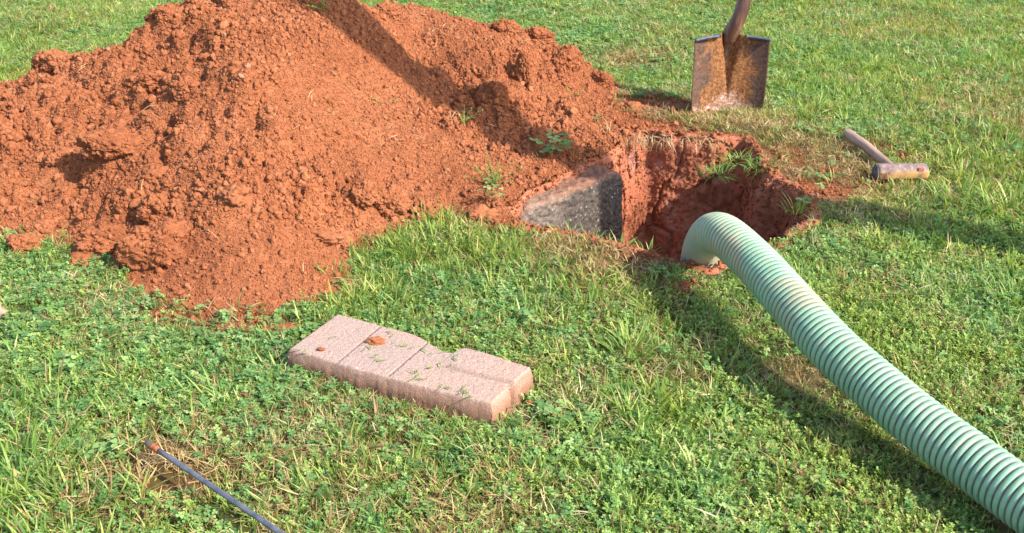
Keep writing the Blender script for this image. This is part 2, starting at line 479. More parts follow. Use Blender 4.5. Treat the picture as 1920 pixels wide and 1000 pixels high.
def blur(H, n):
    for _ in range(n):
        P = np.pad(H, 1, mode='edge'); H = (P[:-2, 1:-1] + P[2:, 1:-1] + P[1:-1, :-2] + P[1:-1, 2:] + 2 * P[1:-1, 1:-1]) / 6
    return H
Hm = blur(Hm, 8)

def bil(H, x, y):
    u = np.clip((x - GX0) / GS, 0, len(gx) - 1.001); v = np.clip((y - GY0) / GS, 0, len(gy) - 1.001)
    i, j = u.astype(int), v.astype(int); fu, fv = u - i, v - j
    return (H[j, i] * (1 - fu) + H[j, i + 1] * fu) * (1 - fv) + (H[j + 1, i] * (1 - fu) + H[j + 1, i + 1] * fu) * fv

def mound_base(x, y):
    inside = (x > GX0 + .02) & (x < .78) & (y > GY0 + .02) & (y < 3.75)
    return np.where(inside, bil(Hm, x, y), -.05)

def lawn_z(x, y):
    return .010 * fbm(x * 2.2, y * 2.2, oct=3, seed=40) + .004 * fbm(x * 12, y * 12, oct=2, seed=44)

_cl = pix(730, 375, .05); _cl2 = pix(1010, 110, .15)
def clump(x, y):
    return .75 * np.exp(-((x - _cl[0]) ** 2 / .045 + (y - _cl[1]) ** 2 / .02)) + .6 * np.exp(-((x - _cl2[0]) ** 2 / .03 + (y - _cl2[1]) ** 2 / .06))
def mound_z(x, y):
    """final surface of the heap with lumps and crumbs"""
    h = mound_base(x, y)
    # only lumpy where there is soil
    k = smooth(-.01, .05, h)
    wx = x + .02 * fbm(x * 14, y * 14, oct=2, seed=3); wy = y + .02 * fbm(x * 14, y * 14, oct=2, seed=9)
    h = h + k * (.016 * fbm(x * 4.5, y * 4.5, oct=3, seed=11))
    coarse = smooth(-.25, .35, fbm(x * 2.3 + 4, y * 2.3, oct=2, seed=21) + np.where(x < -.75, .25, -.05) + clump(x, y))
    b = bumps(wx / .085, wy / .085, 51) * .085 * .60 * (.12 + .88 * coarse)
    b += bumps(wx / .036, wy / .036, 61) * .036 * .72 * (.28 + .72 * coarse)
    pw = smooth(-.15, .35, fbm(x * 5 + 9, y * 5, oct=3, seed=23) + np.where(x < -.75, .12, -.12))
    b += bumps(wx / .016, wy / .016, 71) * .016 * (.25 + .5 * pw)
    b += bumps(wx / .0085, wy / .0085, 81) * .0085 * .5
    gul = np.abs(fbm(x * 9, y * 9, oct=3, seed=91))
    b -= .014 * coarse * smooth(.16, .0, gul)
    b += .020 * coarse * fbm(x * 13 + 5, y * 13, oct=3, seed=95)
    b += (.35 + coarse) * .012 * fbm(x * 8 + 3, y * 8, oct=2, seed=97)
    h = h + (.35 + .65 * k) * b - .004 - k * (.010 + .016 * coarse)
    return h

# pit rim, clockwise in the photograph, starting at the left end of the block
RIM_PX = [(950,392),(985,366),(1040,338),(1090,312),(1140,288),(1185,262),(1215,250),(1260,256),(1310,262),(1360,262),(1405,268),(1420,300),(1440,328),(1480,342),(1512,368),(1520,395),(1495,425),(1445,458),(1390,480),(1335,500),(1290,496),(1240,482),(1195,462),(1140,452),(1090,442),(1030,430),(985,420)]
rim = [Vector(pix(x, y, 0)) for x, y in RIM_PX]
rimc = Vector((sum(v.x for v in rim) / len(rim), sum(v.y for v in rim) / len(rim), 0))
rp = catmull(rim + [rim[0]], 10)
NR = 700
rr, _ = resample(rp, sum((b - a).length for a, b in zip(rp, rp[1:])) / NR * 1.0001)
rr = rr[:NR] if len(rr) > NR else rr[:-1]
NR = len(rr)
RX = np.array([v.x for v in rr]); RY = np.array([v.y for v in rr])
_jit = .022 * fbm(RX * 14, RY * 14, oct=4, seed=131)
_nx = RX - rimc.x; _ny = RY - rimc.y; _l = np.hypot(_nx, _ny)
RX = RX + _nx / _l * _jit; RY = RY + _ny / _l * _jit

def in_poly(x, y, PX, PY):
    c = np.zeros(np.shape(x), bool)
    for i in range(len(PX)):
        j = i - 1
        m = ((PY[i] > y) != (PY[j] > y))
        with np.errstate(divide='ignore', invalid='ignore'):
            xi = (PX[j] - PX[i]) * (y - PY[i]) / (PY[j] - PY[i]) + PX[i]
        c ^= m & (x < xi)
    return c
def dist_poly(x, y, PX, PY):
    d = np.full(np.shape(x), 1e9)
    for i in range(0, len(PX), 3): d = np.minimum(d, (x - PX[i]) ** 2 + (y - PY[i]) ** 2)
    return np.sqrt(d)

def polyd(x, y, pts):
    """distance to an image-space polyline laid on the ground"""
    P = [pix(a, b)[:2] for a, b in pts]
    d = np.full(np.shape(x), 1e9)
    if len(P) == 1: return np.hypot(x - P[0][0], y - P[0][1])
    for (ax, ay), (bx, by) in zip(P, P[1:]):
        L = (bx - ax) ** 2 + (by - ay) ** 2 + 1e-12
        t = np.clip(((x - ax) * (bx - ax) + (y - ay) * (by - ay)) / L, 0, 1)
        d = np.minimum(d, np.hypot(x - ax - t * (bx - ax), y - ay - t * (by - ay)))
    return d

SOIL = [ # strokes of bare red soil: points, half width m, strength
 ([(960,395),(1000,350),(1080,290),(1170,240),(1230,245)], .10, 1.0),
 ([(1060,240),(1150,215),(1230,190),(1290,205)], .075, .9),
 ([(1230,240),(1320,255),(1400,265)], .03, .8),
 ([(1440,330),(1500,350),(1570,360)], .075, .85),
 ([(1440,290),(1500,300),(1620,350)], .08, .6),
 ([(1140,470),(1180,500)], .05, .35),
 ([(940,420),(1010,432),(1100,440)], .018, .9),
 ([(1120,455),(1190,468)], .018, .5),
 ([(1180,480),(1230,490),(1310,502)], .025, .85),
 ([(1200,520),(1280,545),(1250,600)], .035, .6),
 ([(300,590),(420,620),(540,612)], .035, .7),
 ([(300,880),(330,920)], .05, .5),
 ([(1640,270),(1700,300)], .03, .5),
]
def soil_mask(x, y):
    s = np.zeros(np.shape(x))
    for pts, w, k in SOIL:
        s = np.maximum(s, k * smooth(w * 1.35, w * .45, polyd(x, y, pts)))
    s = np.maximum(s, smooth(-.008, .020, mound_base(x, y)))
    s = s + .35 * fbm(x * 16, y * 16, oct=3, seed=140) * (s > .02) * (s < .98)
    return np.clip(s, 0, 1)

# ------------------------------------------------------------------ ground sheet
X0, X1, Y0, Y1, D = -4.0, 4.0, 0.4, 6.6, 0.02
ax_ = np.arange(X0, X1 + 1e-6, D); ay_ = np.arange(Y0, Y1 + 1e-6, D)
# coarse rings beyond, out to the horizon
ext = np.array([.3, .8, 2, 5, 12, 30, 80, 200])
AX = np.concatenate([(X0 - ext)[::-1], ax_, X1 + ext]); AY = np.concatenate([(Y0 - ext)[::-1], ay_, Y1 + ext])
gX, gY = np.meshgrid(AX, AY)
gZ = lawn_z(gX, gY)
q = grid_quads(len(AX), len(AY))
cxm = gX.ravel()[q].mean(1); cym = gY.ravel()[q].mean(1)
near = (np.abs(cxm - .35) < .6) & (np.abs(cym - 2.3) < .7)
keep = np.ones(len(q), bool)
keep[near] = ~in_poly(cxm[near], cym[near], RX, RY)
ground = big_mesh('ground', np.stack([gX, gY, gZ], -1).reshape(-1, 3), q[keep], M['ground'])
vattr(ground, 'soil', soil_mask(gX.ravel(), gY.ravel()))
tag(ground, 'lawn soil with thatch and bare red clay', None, kind='structure')

# ------------------------------------------------------------------ pit
def build_pit():
    rows = []
    depth = .46
    ts = np.concatenate([[-.10, -.06, -.03], np.linspace(0, 1, 130)])
    nx = RX - rimc.x; ny = RY - rimc.y; l = np.hypot(nx, ny); nx /= l; ny /= l
    for t in ts:
        if t < 0:                                    # lip lying on the lawn
            o = -t * .30
            x = RX + nx * o; y = RY + ny * o
            z = lawn_z(x, y) + (.0035 if t > -.09 else -.004) + .005 * fbm(x * 40, y * 40, oct=3, seed=150)
            rows.append(np.stack([x, y, z], -1)); continue
        inn = .008 * smooth(0, .05, t) + .05 * t
        z = -depth * t + .003 * (1 - t)
        inn = inn + _jit * smooth(.02, .30, t)
        x = RX - nx * inn; y = RY - ny * inn
        zz = np.full_like(x, z)
        n = .018 * fbm(x * 6, y * 6, zz * 6, oct=2, seed=160) + .010 * fbm(x * 24, y * 24, zz * 24, oct=5, seed=170, gain=.65)
        rid = np.abs(fbm(x * 11, y * 11, zz * 7, oct=2, seed=180))
        n += -.012 * smooth(.10, 0, rid)
        for sc_, am in ((.022, .16), (.009, .35)): n += bumps3(x / sc_, y / sc_, zz / sc_, 165) * sc_ * am * (1 if sc_ < .01 else smooth(.6, .1, t))
        n *= smooth(-.02, .05, t)
        x = x - nx * n; y = y - ny * n
        rows.append(np.stack([x, y, zz + .004 * fbm(x * 40, y * 40, oct=2, seed=190)], -1))
    for k in np.linspace(.9, 0.02, 26):               # floor
        b = rows[132]
        x = rimc.x + (b[:, 0] - rimc.x) * k; y = rimc.y + (b[:, 1] - rimc.y) * k
        rows.append(np.stack([x, y, -depth + .03 * fbm(x * 9, y * 9, oct=4, seed=200)], -1))
    V = np.concatenate(rows); n = NR
    i = np.arange(n); j = (i + 1) % n
    Q = np.concatenate([np.stack([r * n + i, r * n + j, (r + 1) * n + j, (r + 1) * n + i], -1) for r in range(len(rows) - 1)])
    return big_mesh('pit_wall', V, Q, M['pit'])
pit = build_pit()
tag(pit, 'dug pit with red clay walls', None, kind='structure')

# ------------------------------------------------------------------ soil mound
md = .0045
mx = np.arange(-2.9, .62, md); my = np.arange(1.45, 3.95, md)
MX, MY = np.meshgrid(mx, my)
MZ = mound_z(MX, MY)
base = bil(Hm, MX, MY)
edge_n = .010 * fbm(MX * 22, MY * 22, oct=3, seed=210)
ok = (base + edge_n > -.002)
inpit = np.zeros(MX.shape, bool)
sel = (MX > -.15) & (MY > 1.7)
inpit[sel] = in_poly(MX[sel], MY[sel], RX, RY)
ok &= ~inpit
# drop what lies under the lawn
ok &= MZ > lawn_z(MX, MY) - .012
qm = grid_quads(len(mx), len(my))
kq = ok.ravel()[qm].all(1)
used = np.zeros(MX.size, bool); used[qm[kq].ravel()] = True
remap = np.cumsum(used) - 1
V = np.stack([MX, MY, MZ], -1).reshape(-1, 3)[used]
soil_mound = big_mesh('soil_mound', V, remap[qm[kq]], M['clay'])
tag(soil_mound, 'large heap of crumbly red clay soil dug out beside the pit', 'dirt pile')

def land_z(x, y):
    """surface height anywhere (heap or lawn)"""
    x = np.asarray(x, float); y = np.asarray(y, float)
    lz = lawn_z(x, y)
    b = mound_base(x, y)
    return np.where(b > .0, np.maximum(mound_z(x, y), lz), lz)

def hit(px, py):
    """where the ray through a pixel meets the land"""
    a = (px - 960) / F; b = (500 - py) / F
    d = np.array((a, CP + b * SP, -SP + b * CP))
    t = np.linspace(1.0, 5.5, 2200)
    P = np.array((0, 0, CAM_H))[None] + d[None] * t[:, None]
    z = land_z(P[:, 0], P[:, 1])
    k = np.argmax(P[:, 2] <= z)
    return Vector((P[k, 0], P[k, 1], z[k]))

# ------------------------------------------------------------------ scattering by geometry nodes
def proto_collection(name, objs):
    c = bpy.data.collections.new(name)                 # never linked to the scene: only a source of shapes
    for o in objs: c.objects.link(o)
    return c

def scatter(name, P, rot, scl, idx, coll, dry=None):
    me = bpy.data.meshes.new(name)
    me.vertices.add(len(P)); me.vertices.foreach_set('co', np.asarray(P, np.float32).ravel())
    a = me.attributes.new('rot', 'FLOAT_VECTOR', 'POINT'); a.data.foreach_set('vector', np.asarray(rot, np.float32).ravel())
    a = me.attributes.new('scl', 'FLOAT', 'POINT'); a.data.foreach_set('value', np.asarray(scl, np.float32))
    a = me.attributes.new('idx', 'INT', 'POINT'); a.data.foreach_set('value', np.asarray(idx, np.int32))
    a = me.attributes.new('dry', 'FLOAT', 'POINT'); a.data.foreach_set('value', np.asarray(dry if dry is not None else np.zeros(len(P)), np.float32))
    o = bpy.data.objects.new(name, me); COL.objects.link(o)
    g = bpy.data.node_groups.new(name + '_nodes', 'GeometryNodeTree')
    g.interface.new_socket('Geometry', in_out='INPUT', socket_type='NodeSocketGeometry')
    g.interface.new_socket('Geometry', in_out='OUTPUT', socket_type='NodeSocketGeometry')
    n = g.nodes; gi = n.new('NodeGroupInput'); go = n.new('NodeGroupOutput')
    ci = n.new('GeometryNodeCollectionInfo'); ci.inputs['Collection'].default_value = coll
    ci.inputs['Separate Children'].default_value = True; ci.inputs['Reset Children'].default_value = True
    ip = n.new('GeometryNodeInstanceOnPoints'); ip.inputs['Pick Instance'].default_value = True
    def na(nm, dt):
        x = n.new('GeometryNodeInputNamedAttribute'); x.data_type = dt; x.inputs['Name'].default_value = nm; return x.outputs['Attribute']
    g.links.new(gi.outputs[0], ip.inputs['Points']); g.links.new(ci.outputs[0], ip.inputs['Instance'])
    g.links.new(na('idx', 'INT'), ip.inputs['Instance Index'])
    er = n.new('FunctionNodeEulerToRotation'); g.links.new(na('rot', 'FLOAT_VECTOR'), er.inputs[0]); g.links.new(er.outputs[0], ip.inputs['Rotation'])
    g.links.new(na('scl', 'FLOAT'), ip.inputs['Scale'])
    g.links.new(ip.outputs[0], go.inputs[0])
    md_ = o.modifiers.new('scatter', 'NODES'); md_.node_group = g
    return o

# ------------------------------------------------------------------ lumps of clay
def lump_mesh(name, r, seed, sub=3, squash=(1, 1, .8), rough=.35, mat=None, grit=.06):
    bm = bmesh.new(); bmesh.ops.create_icosphere(bm, subdivisions=sub, radius=1.0)
    co = np.array([v.co[:] for v in bm.verts])
    s = seed * 3.7
    d = 1 + rough * fbm(co[:, 0] * 1.3 + s, co[:, 1] * 1.3, co[:, 2] * 1.3, oct=3, seed=seed)
    if sub >= 4:
        w = co * (r / .012)
        d += .16 * fbm(co[:, 0] * 3, co[:, 1] * 3, co[:, 2] * 3 + s, oct=3, seed=seed + 9, gain=.7)
        for sc_, am in ((.017, .6), (.008, .95), (.0042, 1.0)):
            w = co * (r / sc_) * d[:, None]
            d += (bumps3(w[:, 0] + s, w[:, 1], w[:, 2], seed + 5) - .3) * sc_ / r * am
    else:
        d += .42 * fbm(co[:, 0] * 2.6 + s, co[:, 1] * 2.6, co[:, 2] * 2.6, oct=3, seed=seed + 7, gain=.7)
    co = co * d[:, None] * np.array(squash) * r
    for v, c in zip(bm.verts, co): v.co = c
    me = bpy.data.meshes.new(name); bm.to_mesh(me); bm.free()
    me.polygons.foreach_set('use_smooth', [True] * len(me.polygons))
    if mat: me.materials.append(mat)
    return me

crumbs = proto_collection('crumb_shapes', [bpy.data.objects.new('crumb_shape_%02d' % i, lump_mesh('crumb_shape', 1.0, 300 + i, 3, (1, random.uniform(.65, 1), random.uniform(.6, .9)), .7, M['crumb'])) for i in range(14)])

def rnd_rot(n): return np.stack([rng.uniform(0, 6.28, n) for _ in range(3)], -1)

# crumbs over the heap
N = 800000
cx_ = rng.uniform(-2.7, .62, N); cy_ = rng.uniform(1.5, 3.7, N)
b = bil(Hm, cx_, cy_)
k = (b > -.006 + .02 * rng.random(N) * (rng.random(N) < .7) * 0)
k &= ~in_poly(cx_, cy_, RX, RY)
cx_, cy_ = cx_[k], cy_[k]
N = len(cx_)
pw = smooth(-.15, .35, fbm(cx_ * 5 + 9, cy_ * 5, oct=3, seed=23) + np.where(cx_ < -.75, .12, -.12))
size = .0013 * (1 - rng.random(N)) ** (-1 / (3.1 - .9 * pw))
size = np.clip(size, 0, .0105)
coarse = smooth(-.3, .3, fbm(cx_ * 2.3 + 4, cy_ * 2.3, oct=2, seed=21) + np.where(cx_ < -.75, .25, -.05))
size *= .75 + .35 * coarse + .15 * pw
cz_ = mound_z(cx_, cy_) + size * .15
cr = scatter('soil_crumbs', np.stack([cx_, cy_, cz_], -1), rnd_rot(N), size, rng.integers(0, 14, N), crumbs)
cr.parent = soil_mound; cr['kind'] = 'stuff'

# loose crumbs on the lawn round the heap and the pit
N = 60000
x = rng.uniform(-2.4, 1.2, N); y = rng.uniform(1.3, 3.6, N)
s = soil_mask(x, y); dm = bil(Hm, np.clip(x, GX0, GX1 - .02), y)
p_ = np.where(dm < 0.003, np.clip(s * .8 + .12 * np.exp(-np.clip(-dm, 0, 1) / .012) * (x < .5), 0, 1), 0)
dr = dist_poly(x, y, RX, RY)
p_ = np.maximum(p_, np.where(y > 2.35, .8, .35) * smooth(.05, .0, dr)) * ~in_poly(x, y, RX, RY)
k = rng.random(N) < p_
x, y = x[k], y[k]; N = len(x)
size = np.clip(.0017 * (1 - rng.random(N)) ** (-1 / 2.4), 0, .009)
lc = scatter('loose_soil_crumbs', np.stack([x, y, lawn_z(x, y) + size * .4 + .004 * (rng.random(N))], -1), rnd_rot(N), size, rng.integers(0, 14, N), crumbs)
tag(lc, 'scattered crumbs of red clay on the grass round the heap and pit', 'soil', kind='stuff')

# crumbs clinging to the upper pit wall
_pv = np.array([v.co[:] for v in pit.data.vertices])
_r = rng.integers(0, NR, 9000); _t = 1 + (rng.random(9000) ** 1.8 * 95).astype(int)
_p = _pv[_t * NR + _r]
_sz = np.clip(.0016 * (1 - rng.random(len(_p))) ** (-1 / 2.5), 0, .006)
pc = scatter('pit_crumbs', _p + rng.normal(0, .002, _p.shape), rnd_rot(len(_p)), _sz, rng.integers(0, 14, len(_p)), crumbs)
pc.parent = pit; pc['kind'] = 'stuff'

# ------------------------------------------------------------------ clods one can tell apart
CLODS = [ # px, py, radius, squash, label
 (47,468,.034,(1,.9,.8),'rounded red clod lying on the grass at the far left foot of the heap'),
 (290,478,.066,(1.0,.8,.75),'largest smooth clod at the front foot of the heap, sunlit on top'),
 (190,462,.038,(1.2,.9,.8),'dark sided clod just left of the largest front clod'),
 (155,492,.024,(1.2,.9,.7),'small low clod on the grass below the dark sided clod'),
 (445,372,.025,(1.05,.9,.85),'pale knobbly clod alone in the middle of the front slope'),
 (680,372,.031,(1,.9,.85),'angular clod with a dark cleft on the right of the front slope'),
 (728,388,.040,(1.1,.9,.8),'broad clod right of the cleft near the grass edge'),
 (640,455,.020,(1,1,.8),'small clod at the right edge of the front toe'),
 (600,442,.024,(1.4,.9,.6),'flat clod with a pale streak near the front toe'),
 (792,398,.030,(1.1,.9,.8),'clod hanging over the tall grass edge below the heap'),
 (905,402,.024,(1.3,.9,.6),'low clod between the heap and the concrete block'),
 (930,192,.050,(1,.95,.85),'big round clod in the shaded hollow between the two heaps'),
 (984,140,.034,(.6,.7,1.35),'upright pointed clod on the ridge beside the round shaded clod'),
 (1062,118,.042,(1.1,.9,1.0),'steep sided clod at the right end of the back ridge'),
 (1012,68,.034,(1.3,.9,.8),'clod on the crest against the lawn, right of the middle'),
 (950,52,.030,(1.2,.9,.75),'knobbly clod on the back crest against the lawn'),
 (1125,152,.030,(1,.9,.95),'lone clod standing at the right tip of the heap near the shovel'),
 (312,28,.032,(1,.9,.9),'clod jutting up from the crest at the upper left'),
 (105,118,.036,(1.3,.9,.8),'clod at the shoulder above the dark left hollow'),
 (290,150,.034,(1.3,.9,.7),'clod overhanging a dark gap on the upper left slope'),
 (350,165,.030,(1,.9,.8),'clod right of the dark gap on the upper left slope'),
 (215,275,.055,(1.3,.8,.55),'long crusted slab of clay on the left slope'),
 (290,395,.032,(.9,.9,.9),'cracked clod above the largest front clod'),
 (110,300,.030,(1,.9,.8),'rounded clod on the far left slope'),
 (515,150,.018,(1,.9,.8),'small pale clod high on the smooth slope'),
 (290,330,.026,(1.1,.9,.7),'clod in the middle of the left slope'),
 (720,20,.030,(1.2,.9,.8),'clod at the dip of the back crest'),
 (1275,541,.017,(1,.9,.9),'small clod on the grass just in front of the pit and left of the hose'),
 (1190,200,.024,(1.2,.9,.6),'flat clod in the dry grass between the heap and the shovel'),
 (1545,223,.016,(1.2,.9,.6),'crumb of clay in the grass right of the shovel'),
 (525,619,.022,(1.5,.8,.35),'flat flake of clay touching the left end of the paver'),
 (415,617,.013,(1.2,.9,.6),'tiny clod in the grass left of the paver'),
]
for i, (px, py, r, sq, lab) in enumerate(CLODS):
    p = hit(px, py + 6)
    o = bpy.data.objects.new('soil_clod', lump_mesh('soil_clod', r, 400 + i * 3, 6 if r > .027 else 5, sq, .5, M['clay'], .05))
    COL.objects.link(o)
    o.location = p + Vector((0, .3 * r, r * sq[2] * (.30 if i in (0, 1, 2, 3, 4, 5, 6, 11, 12, 13) else .08))); o.rotation_euler = (random.uniform(-.2, .2), random.uniform(-.2, .2), random.uniform(0, .5))
    tag(o, lab, 'clod', 'clods of red clay')
    if r >= .028:
        cv = np.array([v.co[:] for v in o.data.vertices]); kk = rng.integers(0, len(cv), int(900 * (r / .05) ** 2))
        cz2 = np.clip(.0013 * (1 - rng.random(len(kk))) ** (-1 / 2.6), 0, .006)
        oc = scatter('clod_crumbs', cv[kk], rnd_rot(len(kk)), cz2, rng.integers(0, 14, len(kk)), crumbs)
        oc.parent = o; oc['kind'] = 'stuff'

# ------------------------------------------------------------------ concrete block standing in the pit
def block_mesh():
    L, H, T = .385, .44, .085
    bm = bmesh.new(); bmesh.ops.create_cube(bm, size=1)
    for v in bm.verts: v.co = Vector((v.co.x * L, v.co.y * T, v.co.z * H))
    e = [e for e in bm.edges if abs((e.verts[0].co - e.verts[1].co).y) > .01 and e.verts[0].co.z > 0]
    bmesh.ops.bevel(bm, geom=e, offset=.05, segments=8, profile=.5, affect='EDGES')
    e = [e for e in bm.edges if len(e.link_faces) == 2 and e.calc_face_angle() > .9]
    bmesh.ops.bevel(bm, geom=e, offset=.018, segments=5, profile=.5, affect='EDGES')
    bmesh.ops.triangulate(bm, faces=[f for f in bm.faces if len(f.verts) > 4])
    for _ in range(8):
        ee = [e for e in bm.edges if e.calc_length() > .0052]
        if not ee: break
        bmesh.ops.subdivide_edges(bm, edges=ee, cuts=1)
        bmesh.ops.triangulate(bm, faces=[f for f in bm.faces if len(f.verts) > 4])
    bm.normal_update()
    co = np.array([v.co[:] for v in bm.verts]); no = np.array([v.normal[:] for v in bm.verts])
    d = .0042 * (bumps3(co[:, 0] * 80, co[:, 1] * 80, co[:, 2] * 80, 5) - .5) + .005 * fbm(co[:, 0] * 14, co[:, 1] * 14, co[:, 2] * 14, oct=2, seed=6)
    co += no * d[:, None]
    for v, c in zip(bm.verts, co): v.co = c
    me = bpy.data.meshes.new('concrete_block'); bm.to_mesh(me); bm.free()
    me.polygons.foreach_set('use_smooth', [True] * len(me.polygons)); me.materials.append(M['block'])
    return me
fl = Vector(pix(976, 408, -.025)); fr = Vector(pix(1186, 318, -.015))
dirv = (fr - fl); dirv.z = 0; ang = math.atan2(dirv.y, dirv.x)
blk = bpy.data.objects.new('concrete_block', block_mesh()); COL.objects.link(blk)
mid = (fl + fr) / 2
nb = Vector((-math.sin(ang), math.cos(ang), 0))
blk.location = Vector((mid.x, mid.y, -.012)) + nb * .0425 + Vector((0, 0, -.22))
blk.rotation_euler = (R(-2), R(-1.5), ang)
tag(blk, 'dark damp concrete block with rounded corners standing on edge in the pit', 'concrete block')

# ------------------------------------------------------------------ paver lying on the grass
def build_paver():
    zt = .042
    front_px = [(541,654),(640,684),(740,712),(840,738),(922,757)]
    back_px = [(632,588),(700,605),(780,628),(808,644),(832,657),(852,661),(868,652),(910,662),(996,690)]
    Fp = [Vector(pix(a, b, zt)) for a, b in front_px]; Bp = [Vector(pix(a, b, zt)) for a, b in back_px]
    def along(P, us):
        L = [0]
        for a, b_ in zip(P, P[1:]): L.append(L[-1] + (b_ - a).length)
        L = np.array(L) / L[-1]
        return np.interp(us, L, [p.x for p in P]), np.interp(us, L, [p.y for p in P])
    nu, nv = 230, 96
    us = np.linspace(0, 1, nu); vs = np.linspace(0, 1, nv)
    fx, fy = along([Vector(v) for v in catmull(Fp, 6)], us); bx, by = along([Vector(v) for v in catmull(Bp, 6)], us)
    X = fx[None] + (bx - fx)[None] * vs[:, None]; Y = fy[None] + (by - fy)[None] * vs[:, None]
    U = np.repeat(us[None], nv, 0); Vv = np.repeat(vs[:, None], nu, 1)
    # notch in the right end where the lengthwise groove runs out
    notch = np.exp(-((Vv - .50) / .05) ** 2) * smooth(.90, 1.0, U) * .010
    ux = (fx[-1] - fx[0]); uy = (fy[-1] - fy[0]); ul = math.hypot(ux, uy); ux /= ul; uy /= ul
    X -= ux * notch; Y -= uy * notch
    Lm = ul; Wm = .165
    # distance from outline for rounding
    de = np.minimum(np.minimum(U, 1 - U) * Lm, np.minimum(Vv, 1 - Vv) * Wm)
    rnd = .0045
    Z = zt - np.where(de < rnd, rnd - np.sqrt(np.clip(rnd ** 2 - (rnd - de) ** 2, 0, 1)), 0)
    groove = np.zeros_like(Z)
    for u0 in (.245, .50):
        d = np.abs(U + (Vv - .5) * .03 - u0) * Lm
        g = smooth(.0022, .0006, d) * smooth(.02, .05, Vv) * smooth(1.0, .96, Vv)
        groove = np.maximum(groove, g)
    Z -= groove * .0022
    lg = smooth(.010, .0, np.abs((Vv - .53) * Wm + .003 * np.sin(U * 18))) * smooth(.60, .70, U)
    Z -= lg * .0035
    Z += .0015 * smooth(.50, .60, Vv) * smooth(.62, .72, U)
    Z += .0007 * fbm(X * 220, Y * 220, oct=2, seed=8) + .0006 * fbm(X * 22, Y * 22, oct=3, seed=12)
    ew = smooth(.022, .0, de)
    X += .0010 * ew * fbm(X * 70, Y * 70, oct=2, seed=14); Y += .0010 * ew * fbm(X * 70, Y * 70, oct=2, seed=15)
    Z -= .0012 * ew * smooth(.3, .6, fbm(X * 55, Y * 55, oct=3, seed=16))
    top = np.stack([X, Y, Z], -1)
    # skirt rows from the outline downwards
    idx = np.arange(nu * nv).reshape(nv, nu)
    loop = np.concatenate([idx[0, :], idx[1:, -1], idx[-1, -2::-1], idx[-2:0:-1, 0]])
    P = top.reshape(-1, 3); ring = P[loop]
    c = ring.mean(0)
    rows = []
    depths = np.linspace(.004, .046, 14)
    # outward normals of the outline
    nxt = np.roll(ring, -9, 0) - np.roll(ring, 9, 0); nn = np.stack([nxt[:, 1], -nxt[:, 0]], -1); nn /= np.linalg.norm(nn, axis=1)[:, None] + 1e-9
    for dd in depths:
        r_ = ring.copy(); z = zt - dd - .004
        bulge = .004 * math.sin(min(1, dd / .02) * 1.57)
        nz = -.0006 * (ring[:, 2] * 0) + .0008 * fbm(ring[:, 0] * 80, ring[:, 1] * 60, np.full(len(ring), z * 80), oct=3, seed=17)
        r_[:, :2] += nn * (bulge + nz)[:, None]; r_[:, 2] = np.minimum(z, ring[:, 2] - .001)
        rows.append(r_)
    Vx = np.concatenate([P] + rows)
    Q = [grid_quads(nu, nv)]
    m = len(loop); i = np.arange(m); j = (i + 1) % m
    prev = loop
    for r_i in range(len(rows)):
        cur = nu * nv + r_i * m + i
        Q.append(np.stack([prev[i], cur, cur[j], prev[j]], -1)); prev = cur
    org = np.array([c[0], c[1], 0])
    o = big_mesh('concrete_paver', Vx - org, np.concatenate(Q), M['paver'])
    o.location = org
    bm = bmesh.new(); bm.from_mesh(o.data); bmesh.ops.recalc_face_normals(bm, faces=bm.faces)
    bm.to_mesh(o.data); bm.free()
    ga = np.zeros(len(Vx)); ga[:nu * nv] = np.maximum(groove, lg * .35).ravel()
    vattr(o, 'groove', ga)
    outline = ring[:, :2]
    return o, outline
paver, pav_out = build_paver()
tag(paver, 'pinkish concrete paver with notched back edge and scored lines lying flat on the grass', 'paver')

chip = bpy.data.objects.new('clay_chip', lump_mesh('clay_chip', .0058, 901, 4, (1.3, .8, .5), .3, M['crumb'])); COL.objects.link(chip)
chip.location = pix(704, 640, .044); tag(chip, 'larger orange clay chip lying on the middle of the paver', 'clay chip', 'clay chips on the paver')
chip2 = bpy.data.objects.new('clay_chip', lump_mesh('clay_chip', .0055, 902, 3, (1.3, .8, .4), .4, M['clay'])); COL.objects.link(chip2)
chip2.location = pix(602, 655, .044); tag(chip2, 'smaller clay chip near the left end of the paver', 'clay chip', 'clay chips on the paver')

# ------------------------------------------------------------------ suction hose
HPTS = [(2150,1120,.054),(2010,1005,.055),(1885,912,.058),(1800,849,.063),(1717,787,.070),(1640,722,.081),(1565,656,.095),(1490,575,.112),(1413,490,.125)]
hp = [Vector(pix(a, b_, z)) for a, b_, z in HPTS]
hp += [Vector((.405, 1.79, .118)), Vector((.400, 1.90, .045)), Vector((.405, 1.965, -.06)), Vector((.41, 1.99, -.20)), Vector((.41, 2.02, -.36))]
